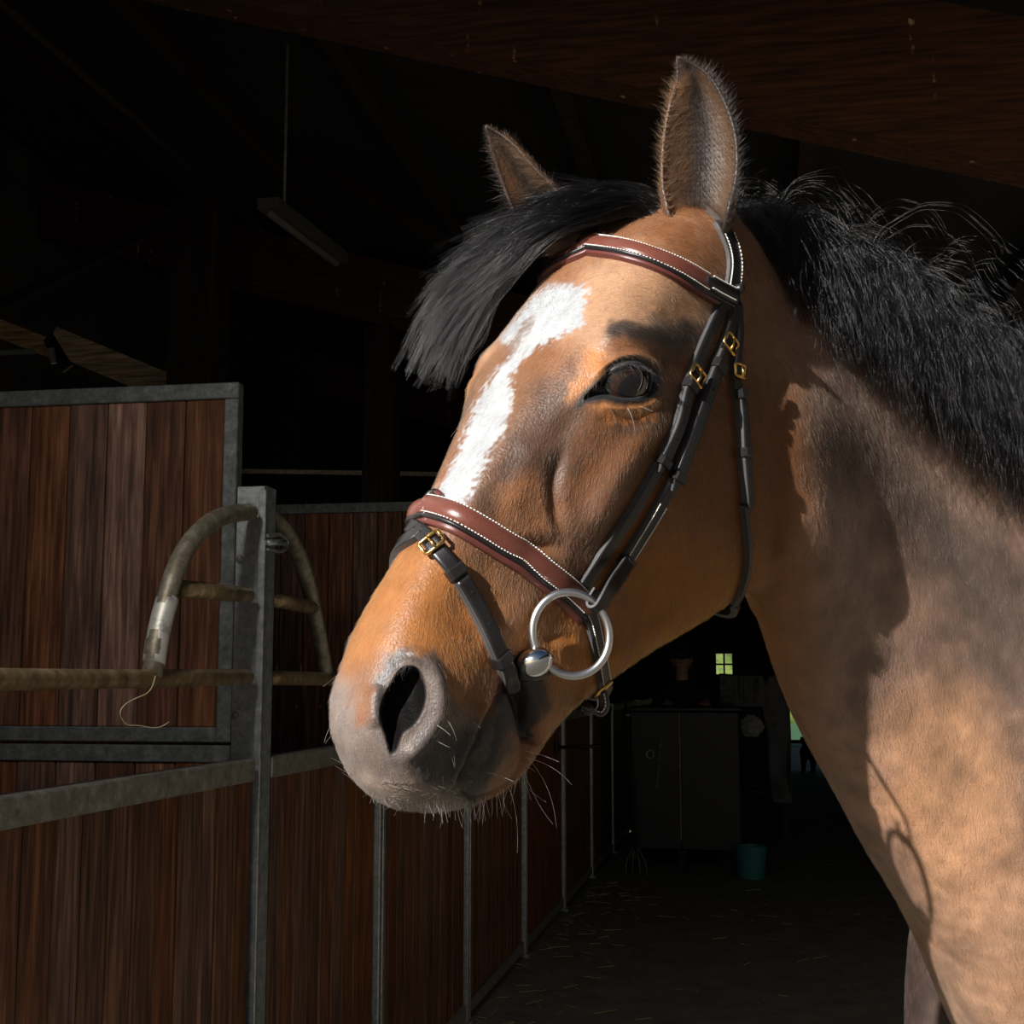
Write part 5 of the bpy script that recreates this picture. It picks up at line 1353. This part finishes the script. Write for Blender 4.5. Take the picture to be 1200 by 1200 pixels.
# whiskers, lashes and chin hairs
wk = []
def whisk(root, tip, bend=(0, 0), jit_=0):
    h, nn = hit(*root)
    if h is None: return
    d0 = -h[2]; tp = unpix(tip[0], tip[1], d0 - .01); mid = (h + tp) / 2 + np.array([bend[0], -bend[1], 0]) * d0 / F_PX
    s = np.linspace(0, 1, 8)[:, None]; wk.append(h * (1 - s) ** 2 + 2 * mid * s * (1 - s) + tp * s ** 2)
for a in [((615,880),(655,893),(0,-3)),((617,888),(670,920),(8,-8)),((616,886),(652,970),(14,-10)),((612,898),(648,966),(-4,8)),((606,912),(640,940),(0,4)),((600,925),(632,962),(3,4)),((590,930),(606,968),(2,0)),((596,922),(606,1000),(8,-6)),((583,938),(590,975),(3,0)),((610,905),(622,938),(2,0)),((607,893),(628,905),(0,-2)),((570,905),(602,916),(0,-2)),((585,925),(600,960),(-2,3)),((578,936),(597,958),(0,0)),
          ((523,843),(535,868),(2,-4)),((512,850),(528,862),(0,-2)),((553,845),(563,853),(0,0)),((529,875),(533,898),(2,-2)),((511,868),(527,876),(0,0)),((527,880),(533,900),(0,0)),
          ((400,745),(372,768),(0,-4)),((398,768),(386,776),(0,0)),((397,790),(378,805),(0,0)),((398,835),(380,870),(-6,2)),((400,855),(381,872),(-6,0)),((735,478),(744,510),(4,-4)),((750,476),(765,482),(0,0)),((718,482),(722,497),(0,0)),
          ((548,485),(528,512),(0,0)),((530,545),(522,556),(0,0)),((520,575),(505,588),(0,0)),((415,905),(388,888),(0,-2)),((414,910),(392,897),(0,0)),((416,915),(400,905),(0,0))]:
    whisk(*a)
for _ in range(110):
    x = rng.uniform(425, 610); y = np.interp(x, [425, 470, 550, 600, 612], [932, 944, 945, 928, 910]) - rng.uniform(0, 8)
    L_ = rng.uniform(8, 30) * (1.0 if x > 500 else .5)
    whisk((x, y), (x + rng.uniform(-8, 8), y + L_), (rng.uniform(-3, 3), 0))
for _ in range(60):
    x = rng.uniform(440, 545); y = rng.uniform(912, 938); whisk((x, y), (x + rng.uniform(0, 10), y + rng.uniform(-8, 4)), (0, 0))
hair('whiskers', np.array(wk), .00022, hair_material('whisker_hair', (.55, .50, .45), .3, .4), horse, r1=.4)
ls = []
for _ in range(150):
    t = rng.uniform(.25, .98); p = np.array(smooth_poly(UL, 40))[int(t * 39)]
    h = on_sphere(p[0], p[1], cL, RL + .003); d = left_dir * .9 - HR[1] * .35 + HR[0] * .25 + rng.normal(0, .22, 3); d /= np.linalg.norm(d)
    s = np.linspace(0, 1, 5)[:, None]; L_ = rng.uniform(.006, .013); ls.append(h + L_ * (d * s - UPc * .3 * s ** 2))
hair('eyelashes', np.array(ls), .00012, M_mane, horse)
# ------------------------------------------------------------------ the bridle
def leather(name, c, rough=.36, bumps=.25):
    return noise_color(mat(name, c, rough, spec=.5), [tuple(x * .75 for x in c), c, tuple(min(1, x * 1.3) for x in c)], nscale=900, detail=3, bump=bumps, bump_dist=.0006)[0]
M_blk = leather('black_leather', (.013, .012, .0125), .34)
M_edge = leather('edge_highlight', (.06, .06, .062), .40, .1)  # paler strap edges, sun highlights put into the colour
M_brn = leather('brown_leather', (.135, .043, .030), .30)
M_brn2 = leather('brown_lining', (.105, .030, .024), .36)
M_stitch = mat('white_thread', (.80, .77, .70), .7)
M_brass = mat('brass', (.83, .52, .16), .22, 1.0)
M_chrome = mat('polished_steel', (.86, .87, .88), .10, 1.0)
M_ring = mat('brushed_steel', (.80, .81, .82), .30, 1.0)
M_hole = mat('punched_hole', (.004, .004, .004), .8)
bridle = empty('bridle', c2w(hit(800, 330)[0]), 'black leather bridle with brown padded noseband and browband on the horse', 'bridle')

kr_ = KDTree(len(right_i))
for k, i in enumerate(right_i): kr_.insert(H0[i] * [1, 1, -1], k)
kr_.balance()
kv = KDTree(n_body)
for i in range(n_body): kv.insert(co[i], i)
kv.balance()
def mirror(P):
    """the same place on the far side of the head"""
    i = kv.find(Vector(P))[1]; j = right_i[kr_.find(Vector(H0[i]))[1]]
    return co[j], nrm[j]
def ksmooth(A, it=3):
    A = A.copy()
    for _ in range(it): A[1:-1] = .25 * A[:-2] + .5 * A[1:-1] + .25 * A[2:]
    return A
def path(P, n=60, far=False, far_only=False, lift=.002, it=4):
    """strap centre line on the horse: visible pixels, optionally continued round the far side"""
    pts, nn = [], []
    for a, b_ in smooth_poly(P, n):
        h, nh = hit(a, b_)
        if h is None: continue
        i = kv.find(Vector(h))[1]; pts.append(h); nn.append(nrm[i])
    pts, nn = np.array(pts), np.array(nn)
    if far or far_only:
        m = [mirror(p) for p in pts]; mp = np.array([a for a, _ in m]); mn = np.array([b_ for _, b_ in m])
        if far_only: pts, nn = ksmooth(mp, 6), mn
        else:
            if far == 'end': pts = np.vstack([pts, mp[::-1]]); nn = np.vstack([nn, mn[::-1]])
            else: pts = np.vstack([mp[::-1], pts]); nn = np.vstack([mn[::-1], nn])
    nn = ksmooth(nn, 8); nn /= np.linalg.norm(nn, axis=1)[:, None]
    s = np.r_[0, np.cumsum(np.linalg.norm(np.diff(pts, axis=0), axis=1) + 1e-7)]
    keep = np.r_[True, np.diff(s) > 4e-4]; pts, nn, s = pts[keep], nn[keep], s[keep]
    m_ = max(int(s[-1] / .0035), 8); q = np.linspace(0, s[-1], m_)
    pts = np.stack([np.interp(q, s, pts[:, k]) for k in range(3)], 1); nn = np.stack([np.interp(q, s, nn[:, k]) for k in range(3)], 1)
    pts = ksmooth(pts, it); nn = ksmooth(nn, it); nn /= np.linalg.norm(nn, axis=1)[:, None]
    for i in range(len(pts)):
        hp, hn = nearest(pts[i]); s_ = (pts[i] - hp) @ hn
        if s_ < 0: pts[i] = pts[i] - hn * s_
    return ksmooth(pts, 2) + nn * lift, nn
def basis(pts, nn):
    t = np.gradient(pts, axis=0); t /= np.linalg.norm(t, axis=1)[:, None] + 1e-12
    b_ = np.cross(nn, t); b_ /= np.linalg.norm(b_, axis=1)[:, None]
    return t, b_, np.cross(t, b_)
def strap(name, pn, w, th, m, parent, bulge=0.0, deep=.004, off=0.0, tip=0.0, raise_=0.0, edge=True):
    pts, nn = pn; t, b_, nn = basis(pts, nn); n_ = len(pts)
    W_ = np.full(n_, w) if np.isscalar(w) else np.interp(np.linspace(0, 1, n_), np.linspace(0, 1, len(w)), w)
    if tip:
        k = np.arange(n_)[::-1] * np.linalg.norm(pts[1] - pts[0]); W_ = W_ * np.clip(.18 + .82 * k / tip, 0, 1)
    K = 9; x = np.linspace(-1, 1, K)
    h = th + bulge * (1 - x ** 2); h[0] *= .62; h[-1] *= .62
    prof = [(a, b2) for a, b2 in zip(x, h)] + [(1.0, -deep), (.4, -deep), (-.4, -deep), (-1.0, -deep)]
    V = np.array([pts + b_ * (W_[:, None] / 2 * a + off) + nn * (b2 + raise_) for a, b2 in prof]).transpose(1, 0, 2)
    kk_ = len(prof); f = grid_faces(n_, kk_)
    me_ = mesh_from(name, c2w(V.reshape(-1, 3)), f)
    o = link(name, me_, [m, M_edge], parent, smooth=False)
    mi = np.zeros(len(me_.polygons), np.int32); sm = np.zeros(len(me_.polygons), bool)
    for k in range((n_ - 1) * kk_):
        j = k % kk_
        sm[k] = j < K - 1
        if edge and j in (K - 1, kk_ - 1): mi[k] = 1
    me_.polygons.foreach_set('material_index', mi); me_.polygons.foreach_set('use_smooth', sm)
    b = bmesh.new(); b.from_mesh(me_); bmesh.ops.recalc_face_normals(b, faces=b.faces[:]); b.to_mesh(me_); b.free()
    return o
def sub(pn, a, b_):
    n_ = len(pn[0]); i, j = int(a * (n_ - 1)), int(b_ * (n_ - 1)) + 1
    return pn[0][i:j], pn[1][i:j]
def stitch(pn, offs, h, parent, step=.0036, r=.00055, L_=.0024):
    pts, nn = pn; t, b_, nn = basis(pts, nn); s = np.r_[0, np.cumsum(np.linalg.norm(np.diff(pts, axis=0), axis=1))]
    mb = MB()
    for o_ in offs:
        for q in np.arange(step, s[-1] - step, step):
            P = np.array([np.interp(q, s, pts[:, k]) for k in range(3)]); i = min(np.searchsorted(s, q), len(pts) - 1)
            c = P + b_[i] * o_ + nn[i] * h
            mb.tube(c2w(np.array([c - t[i] * L_ / 2 - nn[i] * r, c - t[i] * L_ / 4 + nn[i] * r * .6, c + t[i] * L_ / 4 + nn[i] * r * .6, c + t[i] * L_ / 2 - nn[i] * r])), r, 5)
    return mb.build('stitching', M_stitch, parent, 'stuff', smooth=True)
def holes(pn, at_, h, parent, r=.0014):
    pts, nn = pn; t, b_, nn = basis(pts, nn)
    for a in at_:
        i = int(a * (len(pts) - 1)); c = pts[i] + nn[i] * h
        MB().tube(c2w(np.array([c - nn[i] * .001, c + nn[i] * .0003])), r, 10).build('hole', M_hole, parent)
def keeper(pn, a, w, parent, th=.0030, L_=.009, m=None, name='keeper'):
    pts, nn = pn; i = int(a * (len(pts) - 1)); t, b_, nn = basis(pts, nn)
    c, T, B_, N_ = pts[i], t[i], b_[i], nn[i]; mb = MB()
    prof = [(-w / 2 - .0012, -.003), (-w / 2 - .0012, th * .8), (-w / 2 + .001, th + .0016), (w / 2 - .001, th + .0016), (w / 2 + .0012, th * .8), (w / 2 + .0012, -.003)]
    V = [c + B_ * x + N_ * y + T * z for z in (-L_ / 2, -L_ / 2 + .001, L_ / 2 - .001, L_ / 2) for x, y in prof]
    for k in list(range(6)) + list(range(18, 24)): V[k] = V[k] - N_ * .0006
    mb.add(c2w(np.array(V)), grid_faces(4, 6)); return mb.build(name, m or M_blk, parent, smooth=False)
def buckle(pn, a, w, parent, L_=.014, r=.0017, up=.0045, m=None):
    pts, nn = pn; i = int(a * (len(pts) - 1)); t, b_, nn = basis(pts, nn); c, T, B_, N_ = pts[i], t[i], b_[i], nn[i]
    ring = [(-w / 2 - .002, -L_ / 2), (-w / 2 - .002, L_ / 2 - .002), (-w / 2, L_ / 2), (w / 2, L_ / 2), (w / 2 + .002, L_ / 2 - .002), (w / 2 + .002, -L_ / 2), (w / 2, -L_ / 2 - .001), (-w / 2, -L_ / 2 - .001)]
    P = np.array([c + B_ * x + T * y + N_ * (up + .0022 * (1 - (2 * x / w) ** 2 * .8)) for x, y in ring])
    mb = MB().tube(c2w(P), r, 8, closed=True)
    o = mb.build('buckle', m or M_brass, parent, smooth=True)
    MB().tube(c2w(np.array([c - T * (L_ / 2 + .0005) + N_ * (up + .001), c + N_ * (up + .003), c + T * (L_ / 2 + .001) + N_ * (up + .002)])), r * .75, 8).build('tongue', m or M_brass, o if False else parent, smooth=True)
    return o

# browband: brown padded, white stitched, with black stitched ends
BBP = [(631,296),(655,288),(690,288),(730,294),(768,306),(800,319),(828,335),(856,349)]
bb_full = path(BBP, 60, far=True, lift=.003, it=40)
bb = strap('browband', bb_full, .0195, .0042, M_brn, bridle, bulge=.0030, edge=False)
bbv = path(BBP, 60, lift=.003)
strap('lining', (bb_full[0], bb_full[1]), .0250, .0022, M_brn2, bb, off=-.0032, edge=False)
strap('piping', (bb_full[0], bb_full[1]), .0042, .0040, M_blk, bb, bulge=.0016, off=-.0104, edge=False)
stitch(sub(bbv, .0, .80), (.0085, -.0082), .0052, bb, step=.0030, L_=.0021)
be = sub(bbv, .765, 1.0)
tb = strap('end_tab', (be[0], be[1]), [.008, .0165, .0185, .0185, .0185, .0185, .018], .0062, M_blk, bb, bulge=.0022, edge=True)
stitch(sub(bbv, .785, .985), (-.0062, .0062), .0082, tb, step=.0030, L_=.0022, r=.0007)
def rivet(px, py, r, parent, h=.010):
    p, nh = hit(px, py); i = kv.find(Vector(p))[1]; nh = nrm[i]
    MB().tube(c2w(np.array([p, p + nh * h, p + nh * (h + r * .5), p + nh * (h + r * .6)])), [r, r, r * .7, r * .1], 14).build('rivet', M_blk, parent, smooth=True)
rivet(857, 340, .0050, tb, .0115)
# headpiece behind the ears
HP = [(853,352),(857,330),(859,308),(855,288),(847,270)]
hp1 = path(HP, 40, lift=.0015)
poll_px = [(847,270),(838,258),(820,246),(800,240)]
hp = strap('headpiece', path(HP + [(843,262)], 40, lift=.0015), .021, .0040, M_blk, bridle)
stitch(sub(hp1, .05, .95), (-.0082, .0082), .0043, hp, step=.0034)
topline = [h2c((-5.6 + 2.2 * abs(math.sin(a)), -8.0 + 3.0 * math.cos(a), 8.4 * math.sin(a))) for a in np.linspace(-1.45, 1.45, 24)]
tp = warp(np.array(topline)); pr = []
for p in tp:
    a, b_ = nearest(p); pr.append((a, b_))
strap('crownpiece', (np.array([p + n_ * .002 for p, n_ in pr]), ksmooth(np.array([n_ for _, n_ in pr]), 4)), .026, .004, M_blk, hp)
strap('headpiece', path(HP + [(843,262)], 40, far_only=True, lift=.0015), .021, .0040, M_blk, bridle)

# cheek straps
A_P = [(848,352),(838,372),(829,392),(819,415),(808,442),(800,462),(796,482),(787,508),(776,532),(764,556),(748,584),(729,614),(706,648),(681,688)]
B_P = [(858,352),(854,378),(846,404),(838,424),(828,450),(816,486),(802,522),(789,556),(777,580),(762,606),(742,638),(722,670),(706,698)]
pA = path(A_P, 90, lift=.0025); pB = path(B_P, 90, lift=.0035)
cA = strap('cheek_strap', pA, .0145, .0034, M_blk, bridle); cB = strap('cheek_strap', pB, .0150, .0036, M_blk, bridle)
a2 = sub(pA, .30, .62); a2 = (a2[0] + a2[1] * .0036, a2[1])
sA = strap('billet', a2, .0135, .0034, M_blk, cA, deep=.001, tip=.012)
b2 = sub(pB, .19, .655); b2 = (b2[0] + b2[1] * .0038, b2[1])
sB = strap('billet', b2, .0140, .0034, M_blk, cB, deep=.001, tip=.012)
buckle(pA, .315, .0165, cA, up=.008); buckle(pB, .165, .0165, cB, up=.008)
keeper(a2, .16, .0150, cA, .0045, .0105); keeper(a2, .90, .0150, cA, .0040, .0085)
keeper(b2, .13, .0155, cB, .0045, .0105); keeper(b2, .93, .0155, cB, .0040, .0085)
holes(a2, (.36, .52, .68), .0036, cA); holes(b2, (.30, .42, .54, .66, .78), .0036, cB)
lb_ = sub(pB, .70, .985); stitch((lb_[0], lb_[1]), (-.0052, .0052), .0040, cB, step=.0030, L_=.0022)
for w_, P_ in ((.0145, A_P), (.0150, B_P)): strap('cheek_strap', path(P_, 70, far_only=True, lift=.0025), w_, .0034, M_blk, bridle)
# noseband
NBP = [(468,612),(474,603),(486,596),(508,596),(535,604),(566,620),(600,641),(640,669),(668,692),(686,712)]
nb_full = path(NBP, 80, far=True, lift=.003, it=10); nbv = path(NBP, 80, lift=.003)
nb = strap('noseband', nb_full, .0200, .0045, M_brn, bridle, bulge=.0038, edge=False)
strap('lining', nb_full, .0270, .0022, M_brn2, nb, off=-.0042, edge=False)
strap('piping', nb_full, .0042, .0042, M_blk, nb, bulge=.0016, off=-.0108, edge=False)
stitch(sub(nbv, .05, .99), (.0088, -.0084), .0058, nb, step=.0030, L_=.0021)
NB2 = [(683,708),(690,722),(695,745),(701,772),(706,800),(709,818)]
pn2 = path(NB2, 40, lift=.002)
n2 = strap('chin_strap', pn2, [.022, .0175, .016, .016, .015], .0044, M_blk, bridle); stitch(pn2, (-.0050, .0050), .0047, n2, step=.0032, L_=.0022)
strap('chin_strap', path(NB2, 40, far_only=True, lift=.002), .016, .0044, M_blk, bridle)
# under the jaw, from side to side
lo_l = pn2[0][-1]; lo_r = mirror(lo_l)[0]; jaw_dn = -HR[1] * .9
und = curve_pts(np.array([lo_l - UPc * 0, lo_l * .82 + lo_r * .18 + jaw_dn * .022, (lo_l + lo_r) / 2 + jaw_dn * .028, lo_l * .18 + lo_r * .82 + jaw_dn * .022, lo_r]), 40)
ce = (lo_l + lo_r) / 2 - jaw_dn * .03
strap('jaw_strap', (und, ksmooth(np.array([(p - ce) / np.linalg.norm(p - ce) for p in und]), 2)), .016, .004, M_blk, n2)
dlb = -hit(700, 800)[0][2] - .006
MB().tube(c2w(np.array([unpix(x, y, dlb - .002) for x, y in ((697,818),(703,811),(717,798))])), .0022, 8).build('buckle', M_brass, n2, smooth=True)
lpp = np.array([unpix(x, y, dlb) for x, y in ((699,812),(702,824),(700,832),(692,836),(684,832),(688,822))]); lp3 = curve_pts(lpp, 30)
tt = np.gradient(lp3, axis=0); tt /= np.linalg.norm(tt, axis=1)[:, None]; wdv = np.array([.75, .45, .45]); wdv = wdv - tt * (tt @ wdv)[:, None]; wdv /= np.linalg.norm(wdv, axis=1)[:, None]
tl_ = strap('strap_tail', (lp3 + wdv * .004, np.cross(tt, wdv)), .013, .0018, M_blk, n2, deep=.0014)
stitch(sub((lp3 + wdv * .004, np.cross(tt, wdv)), 0, .6), (-.004, .004), .002, tl_, step=.0032)
# flash strap round the muzzle
FLP = [(474,612),(486,619),(499,628),(513,645),(528,664),(545,691),(560,718),(573,746),(586,776),(600,803)]
pf = path(FLP, 80, lift=.003); fs = strap('flash_strap', pf, .0150, .0036, M_blk, bridle)
f2 = sub(pf, .42, 1.0); f2 = (f2[0] + f2[1] * .0036, f2[1]); strap('billet', f2, .0145, .0032, M_blk, fs, deep=.001, tip=.006)
buckle(pf, .235, .0170, fs, up=.0055, L_=.013); keeper(pf, .385, .0155, fs, .0058, .010); keeper(pf, .80, .0155, fs, .0075, .0095)
holes(f2, (.14, .40, .62), .0034, fs); holes(pf, (.08, .14), .0037, fs)
strap('flash_strap', path(FLP, 70, far_only=True, lift=.003), .0150, .0036, M_blk, bridle)
pl_ = path([(486,600),(484,610),(481,622)], 16, lift=.008); strap('flash_loop', pl_, .013, .004, M_blk, nb)
pk_, nk_ = hit(508, 583)
if pk_ is not None:
    MB().tube(c2w(curve_pts(np.array([unpix(x, y, -pk_[2] + .002) for x, y in ((499,584),(504,578),(511,576),(516,580),(514,586))]), 14)), .0028, 8).build('keeper_loop', M_blk, nb, smooth=True)
# throat latch
TLP = [(860,356),(862,385),(860,415),(858,440),(862,465),(865,500),(867,536),(870,565),(873,595)]
pt = path(TLP, 60, lift=.004); th_ = strap('throat_latch', pt, .0105, .0034, M_blk, bridle)
t2 = sub(pt, .44, 1.0); t2 = (t2[0] + t2[1] * .0036, t2[1]); strap('billet', t2, .0100, .003, M_blk, th_, deep=.001, tip=.006)
buckle(pt, .345, .0125, th_, up=.006, L_=.012); keeper(t2, .04, .0115, th_, .0038, .009); keeper(t2, .54, .0120, th_, .0038, .009); holes(t2, (.2, .36, .7), .0032, th_)
TL2 = [(868,590),(871,615),(874,642),(872,670),(863,698),(848,716)]
ptl = path(TL2, 50, lift=.004); strap('throat_strap', ptl, [.008, .0075, .007, .007, .009, .010], .0030, M_blk, th_)
strap('throat_latch', path(TLP + TL2[1:], 70, far_only=True, lift=.004), .0100, .0034, M_blk, bridle)
lo_l = ptl[0][-1]; lo_r = mirror(lo_l)[0]
und = curve_pts(np.array([lo_l, lo_l * .8 + lo_r * .2 + jaw_dn * .02, (lo_l + lo_r) / 2 + jaw_dn * .026, lo_l * .2 + lo_r * .8 + jaw_dn * .02, lo_r]), 40); ce = (lo_l + lo_r) / 2 - jaw_dn * .04
strap('jaw_strap', (und, np.array([(p - ce) / np.linalg.norm(p - ce) for p in und])), .010, .003, M_blk, th_)

# the bit
pb_, nb_ = hit(655, 750); nb_ = np.array([.18, .06, .98]); nb_ /= np.linalg.norm(nb_)
dmin = min(-hit(x, y)[0][2] for x, y in ((625,745),(650,700),(690,700),(700,760),(660,790),(640,780)))
o_ = unpix(669, 743, dmin - .008)
bit = empty('snaffle_bit', c2w(o_), 'steel loose ring snaffle bit at the corner of the horse mouth', 'bit')
def on_plane(px, py, off=0.0):
    d = unpix(px, py, 1.0); return d * ((o_ + nb_ * off) @ nb_) / (d @ nb_)
rg = [on_plane(669 + 45.5 * math.cos(a) * .985 + 3 * math.sin(a), 743 + 49.0 * math.sin(a)) for a in np.linspace(0, 2 * math.pi, 72, endpoint=False)]
MB().tube(c2w(np.array(rg)), .0036, 14, closed=True).build('ring', M_ring, bit, smooth=True)
bc_ = on_plane(627, 776, .004)
e1 = np.array([math.cos(.40), math.sin(.40), .15]); e1 /= np.linalg.norm(e1); e2 = np.cross(nb_, e1); e2 /= np.linalg.norm(e2); e3 = np.cross(e1, e2)
sp = np.array(MB().sphere((0, 0, 0), 1, 32, 20).v)
boss = mesh_from('boss', c2w(bc_ + sp[:, :1] * e1 * .0165 + sp[:, 1:2] * e2 * .0130 + sp[:, 2:] * e3 * .0125), MB().sphere((0, 0, 0), 1, 32, 20).f)
link('boss', boss, M_chrome, bit, smooth=True)
mc = bc_ - e1 * .014 - nb_ * .006
MB().tube(c2w(np.array([bc_ + e1 * .010 - nb_ * .008 - e2 * .004, bc_ - e1 * .004 - nb_ * .010 - e2 * .002, bc_ - e1 * .024 - nb_ * .022, bc_ - e1 * .030 - nb_ * .06])), [.0135, .0150, .0120, .010], 18).build('mouthpiece', M_blk, bit, smooth=True)
# the same bit end on the far cheek
ro = mirror(hit(669, 743)[0]); rN = ro[1]; rc = ro[0] + rN * .012; ra_ = np.cross(rN, HR[1]); ra_ /= np.linalg.norm(ra_); rb_ = np.cross(rN, ra_)
MB().tube(c2w(np.array([rc + (ra_ * math.cos(a) + rb_ * math.sin(a)) * .038 for a in np.linspace(0, 2 * math.pi, 48, endpoint=False)])), .0036, 12, closed=True).build('ring', M_ring, bit, smooth=True)

# the cheek strap turns round the ring
tB, bB, nB = basis(*pB); Tn, Bn, Nn = tB[-6], bB[-6], nB[-6]
rg_ = np.array(rg); ir = np.argmin(((pix(rg_) - [703, 703]) ** 2).sum(1)); Rp = rg_[ir]; rr_ = .0058
Tn = Tn - Nn * (Tn @ Nn); Tn /= np.linalg.norm(Tn)
start = pB[0][-int(len(pB[0]) * .14)] + nB[-6] * .0038
lp = np.vstack([start, (start + Rp + Nn * rr_ - Tn * .012) / 2, Rp + Nn * rr_ - Tn * .006] + [Rp + rr_ * (math.cos(f) * Nn + math.sin(f) * Tn) for f in np.linspace(0, math.pi, 9)] + [Rp - Nn * rr_ - Tn * .012])
lp = ksmooth(curve_pts(lp, 60), 2); tt = np.gradient(lp, axis=0); tt /= np.linalg.norm(tt, axis=1)[:, None]
strap('bit_loop', (lp, np.cross(tt, np.repeat([Bn], 60, 0)) * np.sign(np.cross(tt[2], Bn) @ Nn)), .0150, .0015, M_blk, cB, deep=.0015)
keeper(pB, .885, .0150, cB, .0060, .0080)
